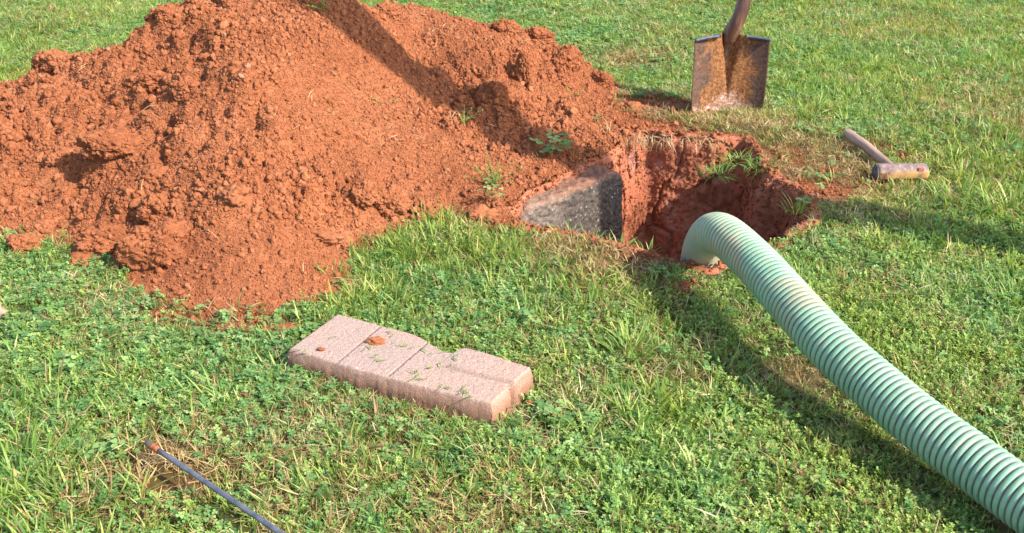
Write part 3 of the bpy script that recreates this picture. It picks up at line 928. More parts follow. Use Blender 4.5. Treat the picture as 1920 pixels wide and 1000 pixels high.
# start far outside the frame, on the ground
hp = [hp[0] + (hp[0] - hp[1]) * 5 + Vector((0, 0, -.03)), hp[0] + (hp[0] - hp[1]) * 2.2 + Vector((0, 0, -.02))] + hp
hpath, hl = resample(catmull(hp, 14), .0013)
HR = .0405
T_, N_, B_ = frames(hpath)
hose = empty('suction_hose', (hpath[0].x, hpath[0].y, 0))
tag(hose, 'mint green ribbed suction hose curving over the grass down into the pit', 'hose')
off = Vector(hose.location)
tube('hose_wall', [p - off for p in hpath[::8]], HR - .0022, M['groove'], hose, seg=40)
def build_rib():
    pitch = .0108; wide = .0080
    n = len(hpath); L = np.linspace(0, hl, n)
    PA = np.array([v[:] for v in hpath]); NA = np.array([v[:] for v in N_]); BA = np.array([v[:] for v in B_]); TA = np.array([v[:] for v in T_])
    seg = 40
    turns = int(hl / pitch) - 1
    th = np.linspace(0, turns * 2 * math.pi, turns * seg + 1)
    s = pitch * th / (2 * math.pi) + pitch * .5
    prof = [(-.5, -.0030), (-.47, -.0010), (-.36, .0), (0, .0006), (.36, .0), (.47, -.0010), (.5, -.0030)]
    rows = []
    for a, h in prof:
        ss = np.clip(s + a * wide, 0, hl)
        def I(Aa): return np.stack([np.interp(ss, L, Aa[:, k]) for k in range(3)], -1)
        c, nn, bb = I(PA), I(NA), I(BA)
        rows.append(c + (nn * np.cos(th)[:, None] + bb * np.sin(th)[:, None]) * (HR + h))
    m = len(prof); Vx = np.stack(rows, 1).reshape(-1, 3) - np.array(off[:])[None]
    q_ = grid_quads(m, len(th))[:, ::-1]
    o = big_mesh('rib_spiral', Vx, q_, M['rib'], hose)
    z = Vx[:, 2]; yw = Vx[:, 1] + off.y
    vattr(o, 'dirt', np.clip(smooth(1.55, 1.95, yw) * .75 + smooth(.05, .02, z) * .4 + .7 * smooth(.18, .5, fbm(Vx[:, 0] * 9, Vx[:, 1] * 9, Vx[:, 2] * 9, oct=4, seed=500)), 0, 1))
    return o
build_rib()

# ------------------------------------------------------------------ shovel
SH = Vector(pix(1359, 209, 0))
shovel = empty('shovel', SH, (R(-6), 0, R(0)))
tag(shovel, 'rusty square-shouldered shovel stuck upright in the lawn behind the pit', 'shovel')
def build_blade():
    nu, nv = 61, 64
    V, top = [], []
    W = .1085
    us = np.linspace(-1, 1, nu); vs = np.linspace(-.10, .228, nv)
    U, Z = np.meshgrid(us, vs)
    half = W * (1 - .13 * smooth(.07, -.10, Z) ** 1 - .02 * smooth(.12, .228, Z) * 0)
    half = np.where(Z < .03, half * (1 - .5 * np.clip((.03 - Z) / .13, 0, 1) ** 2), half)
    X = U * half
    # top edge: shoulders slope a little down outwards from the socket
    Zt = Z - .012 * np.abs(U) * smooth(.16, .228, Z) + .006 * np.exp(-(U / .2) ** 2) * smooth(.16, .228, Z)
    Y = -.034 * np.abs(U) ** 2.2                                         # sides curl towards the camera
    fw = .05 + .15 * smooth(.05, .228, Z)
    frog = np.exp(-np.abs(U / fw) ** 2.5) * smooth(.02, .20, Z)
    Y = Y + .032 * frog                                        # hollow rib running down from the socket
    Y += .010 * smooth(.1, -.1, Z)
    fr_ = np.stack([X, Y, Zt], -1)
    bk = fr_ + np.array([0, .0022, 0])
    P = np.concatenate([fr_.reshape(-1, 3), bk.reshape(-1, 3)])
    q1 = grid_quads(nu, nv); n = nu * nv
    q2 = q1[:, ::-1] + n
    idx = np.arange(n).reshape(nv, nu)
    loop = np.concatenate([idx[0, :], idx[1:, -1], idx[-1, -2::-1], idx[-2:0:-1, 0]])
    l2 = np.roll(loop, -1)
    q3 = np.stack([loop, loop + n, l2 + n, l2], -1)
    return big_mesh('blade', P, np.concatenate([q1, q2, q3]), M['blade'], shovel)
build_blade()
for s in (-1, 1):                                                          # folded foot treads
    V, Fc = [], []
    n = 12
    for i in range(n + 1):
        u = .40 + .60 * i / n if s > 0 else .28 + .72 * i / n
        x = s * u * .1085
        y = -.034 * u ** 2.2; z = .228 - .012 * u + .0005
        lift = .006 * math.sin(i / n * 3.14)
        for (dy, dz) in ((.002, .0), (-.004, .003), (-.013, .001 + lift * .3), (-.015, -.004), (-.010, -.0045), (-.001, -.003)):
            V.append((x, y + dy, z + dz))
    for i in range(n):
        for k in range(6): Fc.append((i * 6 + k, i * 6 + (k + 1) % 6, (i + 1) * 6 + (k + 1) % 6, (i + 1) * 6 + k))
    Fc.append(tuple(range(6))); Fc.append(tuple(n * 6 + k for k in range(6)))
    mesh_obj('foot_tread', V, Fc, M['lip'], shovel)
sock = catmull([(-.004, .036, .09), (-.003, .042, .15), (0, .034, .20), (.008, .016, .235), (.022, .004, .275), (.034, .005, .33), (.043, .015, .40)], 8)
def srad(i, n):
    t = i / (n - 1)
    return .005 + .020 * min(1, t / .40) ** .9 if t < .40 else .025 - .005 * min(1, (t - .40) / .3)
tube('socket', sock, srad, M['handle_wood'], shovel, seg=24)
hand = catmull([(.0415, .0125, .385), (.060, .055, .60), (.085, .11, .90), (.11, .165, 1.22)], 12)
tube('handle', hand, lambda i, n: .0196 - .002 * (i / n), M['handle_wood'], shovel, seg=24)

# ------------------------------------------------------------------ wooden mallet
mh = Vector(pix(1690, 326, .022)); me_ = Vector(pix(1588, 250, .030))
hl_ = Vector(pix(1642, 324, .024)); hr_ = Vector(pix(1736, 323, .024))
hc = (hl_ + hr_) / 2
ang = math.atan2((hr_ - hl_).y, (hr_ - hl_).x)
mallet = empty('mallet', hc, (0, 0, ang))
tag(mallet, 'old wooden mallet with battered barrel head lying in dry grass right of the pit', 'mallet')
hlen = (hr_ - hl_).length
def oct_prof(a, i): return 1.0 / (math.cos(((a + math.pi / 8) % (math.pi / 4)) - math.pi / 8)) ** .7 * (1 + .02 * math.sin(3 * a + i * .2) + .018 * math.sin(5 * a + i * .7) + .012 * math.sin(i * 1.3))
hpth = [Vector((-hlen / 2 + hlen * i / 24, 0, 0)) for i in range(25)]
def hrad(i, n):
    t = i / (n - 1); e = min(t, 1 - t)
    return .0222 * (1 - .10 * (1 - min(1, e / .05)) ** 2) * (1 - .07 * t)
tube('head', hpth, hrad, M['mallet_head'], mallet, seg=32, prof=oct_prof)
tube('end_face', [Vector((-hlen / 2 - .0022, 0, 0)), Vector((-hlen / 2 - .0004, 0, 0))], .0205, M['mallet_end'], mallet, seg=24)
# rusty wedge let into the head
bmv = [(hlen * .27, -.0178, .0095), (hlen * .38, -.0178, .0100), (hlen * .37, -.0140, .0165), (hlen * .28, -.0140, .0160)]
wv = [(x_, y_ - .0035, z_ + .002) for x_, y_, z_ in bmv] + [(x_, y_ + .008, z_ - .004) for x_, y_, z_ in bmv]
mesh_obj('rusty_wedge', wv, [(0, 1, 2, 3), (4, 7, 6, 5), (0, 4, 5, 1), (1, 5, 6, 2), (2, 6, 7, 3), (3, 7, 4, 0)], M['rust'], mallet, smooth_=False)
inv = Matrix.Rotation(-ang, 3, 'Z')
e_l = inv @ (me_ - hc)
st = Vector((.002 - hlen * .08, .012, .002))
hh = catmull([st, st.lerp(e_l, .25), st.lerp(e_l, .6) + Vector((0, 0, .002)), st.lerp(e_l, .9), e_l], 8)
def harad(i, n):
    t = i / (n - 1)
    r_ = .0100 + .0040 * smooth(0, .7, t)
    return float(r_ * (math.sqrt(max(.02, 1 - ((t - .94) / .06) ** 2)) if t > .94 else 1))
tube('handle', hh, harad, M['mallet_handle'], mallet, seg=20)

# ------------------------------------------------------------------ steel probe rod
ra = Vector(pix(281, 834, .044)); rb = Vector(pix(530, 1002, .040))
dr_ = (rb - ra).normalized()
rod = empty('probe_rod', ra)
tag(rod, 'thin grey steel probe rod with a rusty tip lying in the grass', 'rod')
RR = .0040
path = [dr_ * (.020 + .03 * i) + Vector((0, 0, .0006 * math.sin(i * .5))) for i in range(38)]
tube('shaft', path, RR, M['rod'], rod, seg=16)
tube('rusty_collar', [dr_ * (.006 + .0165 * i / 6) for i in range(7)], lambda i, n: .0050 + .0006 * math.sin(i * 2.1), M['rust'], rod, seg=16)
tube('tip', [dr_ * (-.010 + .018 * i / 6) for i in range(7)], lambda i, n: (.0028, .0044, .0050, .0052, .0052, .0050, .0048)[i], M['iron'], rod, seg=16)

# ------------------------------------------------------------------ unseen upright added right of the view to cast a long shadow over pit and heap
shadow_post = bpy.data.objects.new('shadow_caster', None); COL.objects.link(shadow_post)
pp = Vector((1.596, 1.676, 0)); shadow_post.location = pp
tag(shadow_post, 'unseen tall wooden upright added right of the hose to cast its shadow', 'shadow_post')
tube('shadow_post_shaft', [Vector((.01 * math.sin(i * .7), .008 * math.cos(i), -.1 + 2.5 * i / 24)) for i in range(25)], lambda i, n: .046 + .062 * (i / n), M['shadow_post'], shadow_post, seg=24)  # flares upwards to broaden the shadow band it casts

# ------------------------------------------------------------------ plants: prototypes
def blade_geo(V, Fc, TI, T2, base, az, length, width, lean, curl, tint, tint2, segs=3):
    """a folded, bending blade"""
    d = Vector((math.cos(az), math.sin(az), 0)); sd = Vector((-d.y, d.x, 0))
    p = Vector(base); a = lean; i0 = len(V)
    for k in range(segs + 1):
        t = k / segs
        w = width * (1 - t ** 2.2) * .5 * (.75 + .5 * math.sin(min(1, t * 2) * 1.57))
        if k == segs:
            V.append(p.copy()); TI.append(tint); T2.append(tint2)
        else:
            V.append(p - sd * w); V.append(p + sd * w); TI += [tint, tint]; T2 += [tint2, tint2]
        p = p + (d * math.sin(a) + Vector((0, 0, math.cos(a)))) * (length / segs)
        a += curl / segs
    for k in range(segs - 1):
        b_ = i0 + 2 * k; Fc.append((b_, b_ + 1, b_ + 3, b_ + 2))
    b_ = i0 + 2 * (segs - 1); Fc.append((b_, b_ + 1, b_ + 2))

def leaf_geo(V, Fc, TI, T2, c, az, tilt, r, wid, tint, tint2, fold=.25, notch=.0):
    """obovate leaflet from its base point outwards"""
    d = Vector((math.cos(az) * math.cos(tilt), math.sin(az) * math.cos(tilt), math.sin(tilt))); sd = Vector((-math.sin(az), math.cos(az), 0))
    up = d.cross(sd) * -1
    i0 = len(V)
    pts = [(0, 0, 0), (.38, .40, 1), (.78, .5, 1), (1.0, .22, 1), (1 - notch, 0, 0), (1.0, -.22, 1), (.78, -.5, 1), (.38, -.40, 1)]
    for (l, s, f) in pts:
        V.append(c + d * (l * r) + sd * (s * wid) + Vector((0, 0, 1)) * (abs(s) * wid * fold * f))
        TI.append(tint); T2.append(tint2)
    for a_, b_, c_ in ((1, 2, 4), (2, 3, 4), (0, 1, 4), (4, 5, 6), (4, 6, 7), (4, 7, 0)): Fc.append((i0 + a_, i0 + b_, i0 + c_))

def finish(name, V, Fc, TI, T2, mat, parent=None, link=False):
    o = mesh_obj(name, V, Fc, mat, parent, True, link)
    vattr(o, 'tint', TI); vattr(o, 'tint2', T2)
    return o

U_ = random.uniform
def grass_clump(name, n, lmin, lmax, w, spread, mat, lean=(.1, .9), curl=(.1, 1.3), link=False, parent=None, segs=3):
    V, Fc, TI, T2 = [], [], [], []
    for _ in range(n):
        a = U_(0, 6.28); r = spread * math.sqrt(random.random())
        blade_geo(V, Fc, TI, T2, (r * math.cos(a), r * math.sin(a), -.003), a + U_(-1.2, 1.2), U_(lmin, lmax), w * U_(.7, 1.3), U_(*lean), U_(*curl), random.random(), random.random(), segs)
    return finish(name, V, Fc, TI, T2, mat, parent, link)

def clover_clump(name, n, spread, mat, hmin=.012, hmax=.03, r=(.006, .010), link=False, parent=None):
    V, Fc, TI, T2 = [], [], [], []
    for _ in range(n):
        a = U_(0, 6.28); q_ = spread * math.sqrt(random.random()); h = U_(hmin, hmax)
        c = Vector((q_ * math.cos(a), q_ * math.sin(a), h)); rr_ = U_(*r); t = random.random(); t2 = random.random()
        blade_geo(V, Fc, TI, T2, (c.x * .6, c.y * .6, 0), a, (c - Vector((c.x * .6, c.y * .6, 0))).length, .0012, math.atan2(math.hypot(c.x, c.y) * .4, h), .0, t, t2, 2)
        z0 = U_(0, 6.28); tl = U_(-.35, .25); ta = U_(0, 6.28)
        for k in range(3):
            az = z0 + k * 2.094
            leaf_geo(V, Fc, TI, T2, c, az, tl * math.cos(az - ta) + U_(-.12, .12), rr_, rr_ * .95, min(1, max(0, t + U_(-.12, .12))), t2, U_(-.1, .35), .12)
    return finish(name, V, Fc, TI, T2, mat, parent, link)

def weed_clump(name, n, mat, link=False, parent=None, hk=1.0, leaf=(.0038, .0065)):
    V, Fc, TI, T2 = [], [], [], []
    for _ in range(n):
        a = U_(0, 6.28); el = U_(.25, 1.25) ; L_ = U_(.018, .042) * hk; t = random.random(); t2 = random.random()
        d = Vector((math.cos(a) * math.cos(el), math.sin(a) * math.cos(el), math.sin(el)))
        b0 = Vector((U_(-.012, .012), U_(-.012, .012), 0))
        blade_geo(V, Fc, TI, T2, b0, a, L_, .0013, 1.57 - el, 0, t * .6, t2, 2)
        k = int(L_ / .0045)
        for j in range(k):
            p = b0 + d * L_ * (j + 1) / k
            top_ = j >= k - 2
            for s_ in range(4 if top_ else 2):
                leaf_geo(V, Fc, TI, T2, p, U_(0, 6.28), U_(-.2, .7), U_(*leaf) * (.8 if top_ else 1), U_(.0022, .0034), min(1, max(0, t * .7 + (.35 if top_ else 0) + U_(-.1, .1))), t2, U_(0, .4), .0)
    return finish(name, V, Fc, TI, T2, mat, parent, link)

def straw_clump(name, n, spread, mat):
    V, Fc, TI, T2 = [], [], [], []
    for _ in range(n):
        a = U_(0, 6.28); q_ = spread * math.sqrt(random.random())
        blade_geo(V, Fc, TI, T2, (q_ * math.cos(a), q_ * math.sin(a), U_(.001, .014)), U_(0, 6.28), U_(.010, .034), U_(.0008, .0016), U_(1.0, 1.5), U_(-.5, .7), random.random(), random.random(), 3)
    return finish(name, V, Fc, TI, T2, mat)

P_grass = proto_collection('grass_shapes', [grass_clump('g_%02d' % i, 17, .016, .042, .0022, .014, M['grass'], (.1, 1.1)) for i in range(10)])
P_fine = proto_collection('fine_shapes', [grass_clump('f_%02d' % i, 22, .010, .026, .0014, .016, M['grass'], (.3, 1.35), (0, .8), segs=2) for i in range(8)])
P_clover = proto_collection('clover_shapes', [clover_clump('c_%02d' % i, 7, .017, M['clover']) for i in range(12)])
P_long = proto_collection('long_shapes', [grass_clump('l_%02d' % i, 10, .026, .060, .0027, .013, M['grass'], (.2, 1.3), (.2, 1.5), segs=4) for i in range(10)])
P_weed = proto_collection('weed_shapes', [weed_clump('w_%02d' % i, 5, M['weed']) for i in range(10)])
P_straw = proto_collection('straw_shapes', [straw_clump('s_%02d' % i, 16, .02, M['straw']) for i in range(8)])

# ------------------------------------------------------------------ plants: where
PX_, PY_ = pav_out[::4, 0], pav_out[::4, 1]
hose_np = np.array([v[:] for v in hpath[::30]])
rod_pts = np.array([(ra + dr_ * t)[:] for t in np.linspace(-.012, 1.1, 90)])
mal_pts = np.array([(hc + (hr_ - hl_) * t)[:] for t in np.linspace(-.5, .5, 12)] + [(hc.lerp(me_, t))[:] for t in np.linspace(0, 1, 20)])
def mind(x, y, P, chunk=40000):
    out = np.empty(len(x))
    for i in range(0, len(x), chunk):
        out[i:i + chunk] = np.sqrt(((x[i:i + chunk, None] - P[None, :, 0]) ** 2 + (y[i:i + chunk, None] - P[None, :, 1]) ** 2).min(1))
    return out

def splat(x, y, pts):
    """pts: px, py, radius m, weight"""
    s = np.zeros(len(x))
    for a, b_, r_, w in pts:
        c = pix(a, b_)
        s = np.maximum(s, w * np.exp(-((x - c[0]) ** 2 + (y - c[1]) ** 2) / (2 * r_ * r_)))
    return s

DRYSPOTS = [(1250,225,.16,.8),(1400,235,.12,.6),(1500,300,.16,.75),(1600,330,.10,.7),(1560,370,.12,.7),(1650,360,.14,.5),(1080,470,.08,.75),(1180,470,.06,.8),(1130,500,.06,.8),(310,890,.07,.9),(1040,760,.06,.5),
            (520,850,.07,.55),(900,980,.08,.5),(1510,700,.055,.9),(1640,540,.05,.5),(1110,560,.05,.4),(200,560,.10,.5),(130,960,.05,.6),(1180,110,.12,.5),(1260,70,.10,.4),(1250,690,.05,.5),(600,960,.07,.35),(1440,850,.04,.5),
            (1700,60,.2,.3),(1850,200,.2,.35),(100,40,.2,.3),(400,840,.05,.4),(760,800,.05,.45),(1750,380,.08,.4)]
def candidates(dens, seedv):
    r_ = np.random.default_rng(seedv)
    # dense in and near the view, thinner further out
    n = int(dens * (6.4 * 4.8))
    x = r_.uniform(-3.2, 3.2, n); y = r_.uniform(.95, 5.75, n)
    w = .62 * y + .62                                         # half width kept
    far = np.clip((np.abs(x) - w) / 1.0, 0, 1)
    k = (r_.random(n) > far * 1.0)
    k &= r_.random(n) > .45 * smooth(3.6, 5.2, y)
    x, y = x[k], y[k]
    b_ = mound_base(x, y)
    s = soil_mask(x, y)
    pr = np.clip(1.0 - s * 1.02, 0, 1)
    k = (r_.random(len(x)) < pr) & (b_ < .016)
    x, y = x[k], y[k]
    k = ~in_poly(x, y, RX, RY) & (dist_poly(x, y, RX, RY) > .006)
    x, y = x[k], y[k]
    k = ~in_poly(x, y, PX_, PY_) & (dist_poly(x, y, np.repeat(PX_, 1), PY_) > .0)
    x, y = x[k], y[k]
    return x, y, r_

def place(name, dens, seedv, wfun, coll, nproto, smin, smax, label, cat, dryk=1.0, clear=.010, tilt=.25):
    x, y, r_ = candidates(dens, seedv)
    w = wfun(x, y)
    k = r_.random(len(x)) < w
    x, y = x[k], y[k]
    dp = dist_poly(x, y, PX_, PY_)
    k = dp > clear * .55
    k &= mind(x, y, rod_pts) > clear * .9 + .003
    k &= mind(x, y, mal_pts) > clear * 1.0 + .008
    k &= (np.abs(y - SH.y + .0) > .02) | (np.abs(x - SH.x) > .125)
    dh = mind(x, y, hose_np)
    hz = hose_np[:, 2]
    x, y, dp, dh = x[k], y[k], dp[k], dh[k]
    sc = r_.uniform(smin, smax, len(x))
    sc *= 1 - .15 * smooth(.05, .0, dp)                          # trampled under and beside the paver
    sc *= np.where(dh < .055, .62, 1)                             # pressed down under the hose
    sc *= 1 - .35 * smooth(.10, 0, dist_poly(x, y, RX, RY))
    dry = np.clip(.10 + .75 * splat(x, y, DRYSPOTS) + .45 * smooth(.05, .9, soil_mask(x, y)) + .22 * fbm(x * 3.1, y * 3.1, oct=3, seed=260), .02, .95) * dryk
    z = lawn_z(x, y) - .001 + np.clip(mound_base(x, y), 0, .02) * .6
    rot = np.stack([r_.normal(0, tilt, len(x)), r_.normal(0, tilt, len(x)), r_.uniform(0, 6.28, len(x))], -1)
    o = scatter(name, np.stack([x, y, z], -1), rot, sc, r_.integers(0, nproto, len(x)), coll, dry)
    tag(o, label, cat, kind='stuff')
    return len(x)

G_CL = [(300,680,.30,1),(100,650,.3,1),(450,700,.2,.9),(180,860,.18,.8),(640,820,.15,.6),(1000,700,.15,.7),(1150,60,.3,.8),(950,30,.3,.9),(1300,60,.4,.6),(700,900,.2,.5),(1050,790,.1,.8),(880,580,.15,.5),(1850,150,.5,.4),(150,60,.4,.5),(1600,480,.15,.4)]
G_WD = [(1400,900,.35,1),(1300,700,.2,1),(1500,560,.2,1),(1700,600,.3,1),(1150,930,.25,.8),(1800,480,.3,.9),(1250,540,.12,.9),(200,560,.2,.8),(60,540,.2,.7),(350,640,.1,.5),(1650,930,.3,1),(900,850,.2,.5),(1350,620,.2,1),(1880,700,.3,.9),(760,960,.15,.4)]
G_GR = [(800,470,.15,1),(900,510,.18,1),(700,560,.12,1),(1080,570,.14,.9),(1150,640,.14,.9),(80,900,.2,1),(1200,760,.15,.8),(1830,370,.25,1),(1650,170,.4,.9),(1500,100,.5,.8),(100,80,.5,.9),(1880,560,.2,.7),(820,880,.2,.7),(500,800,.2,.6),(1750,100,.6,.8),(20,760,.12,.8),(1900,300,.3,.8)]
dsp = lambda x, y: splat(x, y, DRYSPOTS)
nz = lambda x, y, s: fbm(x * 5.5, y * 5.5, oct=2, seed=s)
cnt = []
cnt.append(place('lawn_grass', 3800, 1, lambda x, y: np.clip(.30 + .7 * splat(x, y, G_GR) + .5 * nz(x, y, 301) - .35 * dsp(x, y), .05, 1), P_grass, 10, .5, 1.05, 'short bright green grass blades over the whole lawn', 'grass'))
G_LONG = [(1100,580,.09,1),(1190,670,.10,1),(1210,770,.10,1),(1100,700,.12,.5),(850,470,.16,.8),(720,560,.10,.6),(60,900,.12,1),(130,950,.08,.9),(20,760,.08,.7),(1830,380,.15,.9),(1650,170,.25,.6),(1880,560,.14,.7),(1900,280,.25,.6),(1450,60,.4,.35),(1750,90,.4,.45),(80,60,.4,.5),(620,910,.08,.7),(960,900,.10,.3),(1290,880,.10,.35),(760,860,.12,.4),(1400,640,.08,.3),(430,760,.10,.3)]
cnt.append(place('long_grass', 3600, 12, lambda x, y: np.clip(-.02 + .8 * splat(x, y, G_LONG) + .22 * nz(x, y, 311), .0, 1), P_long, 10, .6, 1.15, 'longer broad bladed grass growing in patches of the lawn', 'grass', dryk=.8, tilt=.35, clear=.02))
cnt.append(place('fine_grass', 5200, 2, lambda x, y: np.clip(.75 + .3 * nz(x, y, 302), .1, 1), P_fine, 8, .7, 1.2, 'fine low grass and yellowed blades between the clover', 'grass', dryk=1.5))
cnt.append(place('clover_cover', 8500, 3, lambda x, y: np.clip(.14 + .8 * splat(x, y, G_CL) + .45 * nz(x, y, 303) - .4 * dsp(x, y), .02, 1), P_clover, 12, .32, .72, 'low clover leaves spread through the lawn', 'clover', dryk=.35))
cnt.append(place('weed_cover', 6500, 4, lambda x, y: np.clip(.10 + .85 * splat(x, y, G_WD) + .4 * nz(x, y, 304) - .5 * dsp(x, y), .02, 1), P_weed, 10, .45, .9, 'small leaved creeping weeds spread through the lawn', 'weeds', dryk=.4))
cnt.append(place('dry_thatch', 2100, 5, lambda x, y: np.clip(.16 + 1.1 * dsp(x, y) + .35 * nz(x, y, 305), .03, 1), P_straw, 8, .7, 1.25, 'tan dead grass blades lying between the green plants', 'dry grass', clear=.004))
print('instances', cnt, 'crumbs', len(cx_))

# ------------------------------------------------------------------ single plants one can point at
def single(name, px, py, kind, label, cat, scale=1.0, on_land=True, group=None, tilt=(0, 0), z=None):
    p = hit(px, py) if z is None else Vector(pix(px, py, z))
    o = kind(name)
    o.location = p; o.scale = (scale,) * 3; o.rotation_euler = (tilt[0], tilt[1], U_(0, 6.28))
    tag(o, label, cat, group)
    return o
def tuft(n=70, l0=.035, l1=.085, w=.0032, sp=.03, lean=(.1, 1.0)): return lambda nm: grass_clump(nm, n, l0, l1, w, sp, M['grass'], lean, (.2, 1.3), link=True, segs=5)
def clv(n=9, sp=.028, r=(.009, .014), h1=.035): return lambda nm: clover_clump(nm, n, sp, M['clover'], .012, h1, r, link=True)
def wdp(n=9, hk=1.4): return lambda nm: weed_clump(nm, n, M['weed'], link=True, hk=hk)
TG = 'coarse grass tufts'
for a in [(1100,585,tuft(75,.03,.07),'coarse tuft of grass in the open lawn right of the paver'),
          (1190,665,tuft(85,.03,.075),'coarse grass tuft between the paver and the hose, nearer the camera'),
          (1060,545,tuft(50,.03,.06),'smaller coarse tuft upslope of the paver'),
          (1210,775,tuft(80,.03,.075,.0034,.05),'wide spreading grass tuft below the hose at bottom centre right'),
          (60,900,tuft(95,.035,.085,.0034,.06),'pale thick grass tuft in the lower left corner'),
          (130,955,tuft(60,.03,.075,.003,.04),'grass tuft with yellow blades at the bottom left edge'),
          (20,790,tuft(60,.03,.07,.003,.04),'grass tuft at the left frame edge above the corner tuft'),
          (1800,385,tuft(90,.04,.09,.0034,.06),'long bladed grass tuft below the mallet near the right edge'),
          (1890,405,tuft(90,.04,.10,.0036,.06),'broad bladed grass tuft at the right frame edge'),
          (1890,560,tuft(60,.03,.07,.003,.04),'grass tuft at the right edge above the hose'),
          (760,480,tuft(70,.03,.06,.0024,.06),'fine upright grass tuft directly below the heap edge'),
          (850,455,tuft(80,.03,.065,.0024,.06),'fine grass tuft between heap and block'),
          (930,490,tuft(70,.03,.06,.0026,.05),'fine grass tuft left of the pit mouth'),
          (720,560,tuft(60,.025,.055,.0024,.05),'fine grass tuft just above the paver'),
          (1380,300,tuft(90,.018,.055,.0018,.035,(.3,1.8)),'grass tuft hanging over the far right rim of the pit'),
          (1430,312,tuft(90,.018,.055,.0018,.035,(.3,1.8)),'second overhanging tuft on the pit rim, right of the first'),
          (1340,325,tuft(90,.018,.055,.0018,.035,(.3,1.8)),'small tuft drooping into the pit at its far wall'),
          (1490,395,tuft(25,.03,.06,.0028,.025),'thin blue green tuft on the right rim of the pit'),
          (1215,470,tuft(14,.02,.045,.002,.02),'few pale blades standing on the near rim of the pit'),
          (1062,438,tuft(30,.018,.04,.0018,.03,(.3,1.4)),'low pale grass fringe at the foot of the concrete block'),
          (1112,449,tuft(34,.018,.04,.0018,.03,(.3,1.4)),'grass fringe on the near rim in front of the dark half of the block'),
          (1158,461,tuft(30,.02,.045,.0018,.025,(.3,1.4)),'grass fringe on the near rim at the right end of the block'),
          (1700,170,tuft(60,.03,.06,.003,.08),'dark green grass patch right of the shovel'),
          (620,925,tuft(40,.025,.055,.0028,.04),'grass tuft at bottom centre left')]:
    zz = 0.0
    single('grass_tuft', a[0], a[1], a[2], a[3], 'grass tuft', 1.0, group=TG, z=zz)
for a in [(1032,290,clv(11,.045,(.014,.021),.05),'clover plant growing on the soil left above the concrete block'),
          (925,345,wdp(14,2.2),'leafy weed on the soil slope left of the concrete block'),
          (920,372,clv(8,.03,(.007,.011),.04),'small clover sprig below the leafy weed beside the block'),
          (607,20,wdp(8,2.0),'pale weed sprig on the top of the heap'),
          (722,195,wdp(3,1.2),'tiny weed sprig in the middle of the right slope'),
          (870,230,wdp(6,1.7),'small yellowing weed on the slope near the shaded hollow'),
          (1125,235,clv(4,.02,(.006,.009),.03),'small clover leaf group on bare soil right of the heap'),
          (1080,180,wdp(3,1.1),'weed sprig at the right foot of the heap'),
          (1500,395,clv(5,.02,(.008,.012),.03),'clover on the right rim of the pit'),
          (1045,790,clv(7,.03,(.011,.016),.03),'large leaved clover right of the paver corner'),
          (60,640,clv(10,.04,(.010,.015),.03),'large leaved clover at the left frame edge'),
          (110,700,clv(8,.03,(.010,.014),.03),'large leaved clover group left of the heap foot'),
          (190,860,clv(6,.03,(.010,.014),.03),'large leaved clover left of the rod tip'),
          (990,620,clv(7,.03,(.009,.013),.035),'clover group behind the right end of the paver'),
          (1440,790,wdp(6,1.5),'upright leafy weed in the shade of the hose'),
          (1540,360,clv(3,.015,(.007,.010),.03),'pale clover in the dry grass right of the pit')]:
    single('weed_plant', a[0], a[1], a[2], a[3], 'weed', 1.0, group='single weeds and clovers')

# tangled roots and dead stems hanging over the far rim
def roots(nm, n, sp, L_, down, mat=M['straw']):
    V, Fc, TI, T2 = [], [], [], []
    for _ in range(n):
        b0 = Vector((U_(-sp, sp), U_(-.02, .02), U_(-.01, .012)))
        blade_geo(V, Fc, TI, T2, b0, U_(0, 6.28), U_(L_ * .4, L_), U_(.0009, .0016), U_(.6, 1.9) + down * .5, U_(.2, 2.6) * (1 if down else .5), random.random(), random.random(), 6)
    return finish(nm, V, Fc, TI, T2, mat, None, True)
for (px, py, sp, L_, lab) in [(1175,262,.05,.06,'tangle of dead roots hanging over the far left rim of the pit'),
                           (1230,262,.05,.06,'dry root tangle on the far rim below the shovel'),
                           (1320,262,.06,.05,'dead grass fringe on the far rim of the pit'),
                           (1110,250,.06,.05,'loose dry stems on the soil between heap and pit'),
                           (300,865,.03,.04,'small nest of pale dead stems beside the rod tip')]:
    o = roots('root_tangle', 70, sp, L_, 1 if py < 300 and px > 1150 else 0)
    o.location = Vector(pix(px, py, .012)); tag(o, lab, 'dead roots', 'tangles of dead roots and stems')

# root fibres and scraps of dead grass mixed into the heap
fx_ = rng.uniform(-1.7, .45, 1500); fy_ = rng.uniform(1.6, 3.3, 1500)
k = (bil(Hm, fx_, fy_) > .012) & ~in_poly(fx_, fy_, RX, RY); k &= (rng.random(1500) < .16) | (fbm(fx_ * 3, fy_ * 3, oct=2, seed=77) > .33)
fx_, fy_ = fx_[k], fy_[k]; nf_ = len(fx_)
P_fib = proto_collection('fibre_shapes', [straw_clump('r_%02d' % i, 1 + i % 3, .012, M['straw']) for i in range(8)])
fb = scatter('root_fibres', np.stack([fx_, fy_, mound_z(fx_, fy_) + .002], -1), np.stack([rng.normal(0, .4, nf_), rng.normal(0, .4, nf_), rng.uniform(0, 6.28, nf_)], -1), rng.uniform(.5, 1.1, nf_), rng.integers(0, 8, nf_), P_fib)
fb.parent = soil_mound; fb['kind'] = 'stuff'

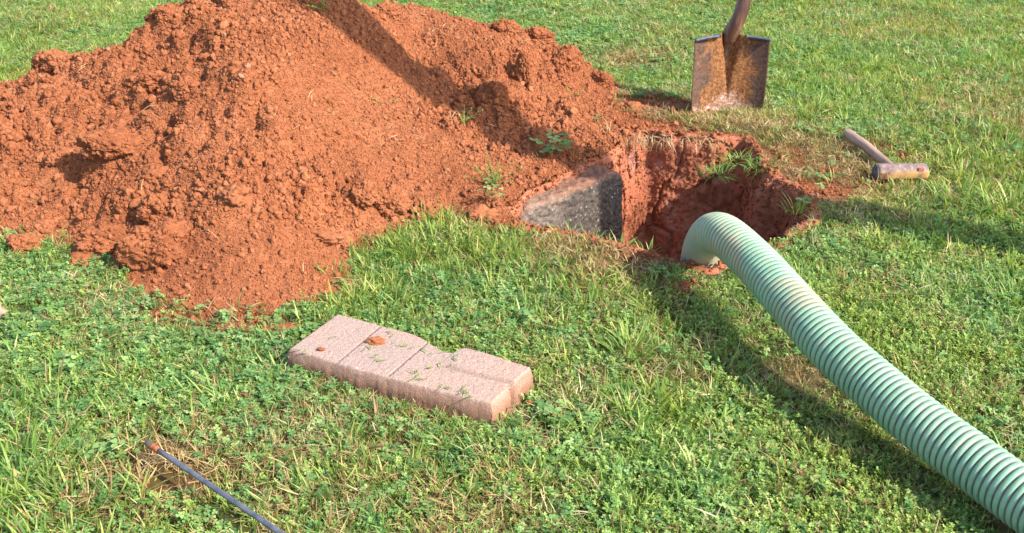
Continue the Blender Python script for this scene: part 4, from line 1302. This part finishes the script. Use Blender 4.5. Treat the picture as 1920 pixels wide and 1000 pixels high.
# straws and blades lying about
def stem(px0, py0, px1, py1, r_, lab, arch=.012, mat=M['twig']):
    a = hit(px0, py0) + Vector((0, 0, .004)); c = hit(px1, py1) + Vector((0, 0, .004))
    m = (a + c) / 2 + Vector((U_(-.006, .006), 0, arch))
    m.z = max(m.z, float(land_z(np.array([m.x]), np.array([m.y]))[0]) + .005)
    o = tube('dry_stem', catmull([a, m, c], 8), lambda i, n: r_ * (1 - .5 * i / n), mat, None, seg=6)
    tag(o, lab, 'dry stem', 'dry stems lying on the soil')
for s in [(258,222,298,203,.0009,'dry stem curved on the upper left slope of the heap'),
          (107,300,160,294,.0010,'straight pale straw on the left slope of the heap'),
          (36,178,72,184,.0009,'thin stem across the dark left hollow'),
          (268,390,276,330,.0008,'upright thread like stem on the lower left slope'),
          (370,440,410,452,.0008,'short curved stem on the front toe'),
          (840,190,850,240,.0009,'bent stem beside the small yellowing weed'),
          (845,225,872,215,.0009,'short pale stem near the shaded hollow'),
          (1320,700,1330,760,.0010,'pale stem standing in the weeds left of the hose'),
          (1530,225,1570,210,.0011,'grey dead stem in the grass above the mallet'),
          (1080,683,1094,712,.0013,'white dead blade in the grass right of the paver'),
          (1105,640,1122,612,.0010,'reddish dead stem leaning in the coarse tuft')]:
    stem(*s)

# grass clippings on the paver
cl = []
V, Fc, TI, T2 = [], [], [], []
for (px, py) in [(728,622),(735,628),(700,668),(712,675),(705,672),(770,650),(782,700),(790,712),(778,706),(830,722),(832,727),(860,735),(872,738),(868,734),(880,741),(805,690),(850,668),(822,680),(620,630),(560,655),(570,660),(760,648),(790,655),(815,662),(690,655),(845,690)]:
    p = Vector(pix(px, py, .0455))
    for _ in range(2):
        blade_geo(V, Fc, TI, T2, p + Vector((U_(-.006, .006), U_(-.004, .004), 0)), U_(0, 6.28), U_(.006, .02), U_(.0012, .0028), U_(1.45, 1.56), U_(-.1, .15), U_(0, .7), U_(.3, 1), 3)
o = finish('grass_clippings', V, Fc, TI, T2, M['grass'], None, True)
tag(o, 'green clippings scattered on the top of the paver', 'clippings', kind='stuff')

# pale dead leaf at the left edge
V = []; n = 10
for j in range(n + 1):
    for i in range(n + 1):
        u, v = i / n - .5, j / n
        w = math.sin(v * math.pi) ** .7 * (.9 + .2 * math.sin(v * 14))
        V.append((u * .024 * w, v * .034, .006 * math.sin(u * 4 + v * 3) + .02 * u * u))
leaf = mesh_obj('dead_leaf', V, [(j * (n + 1) + i, j * (n + 1) + i + 1, (j + 1) * (n + 1) + i + 1, (j + 1) * (n + 1) + i) for j in range(n) for i in range(n)], m_simple('leaf_tan', [(.3, (0.26, 0.15, 0.09)), (.7, (0.42, 0.27, 0.18))], 80, .8, .2))
leaf.location = Vector(pix(2, 598, .028)); leaf.rotation_euler = (.3, .2, .4)
tag(leaf, 'curled tan dead leaf in the grass at the left frame edge', 'leaf')
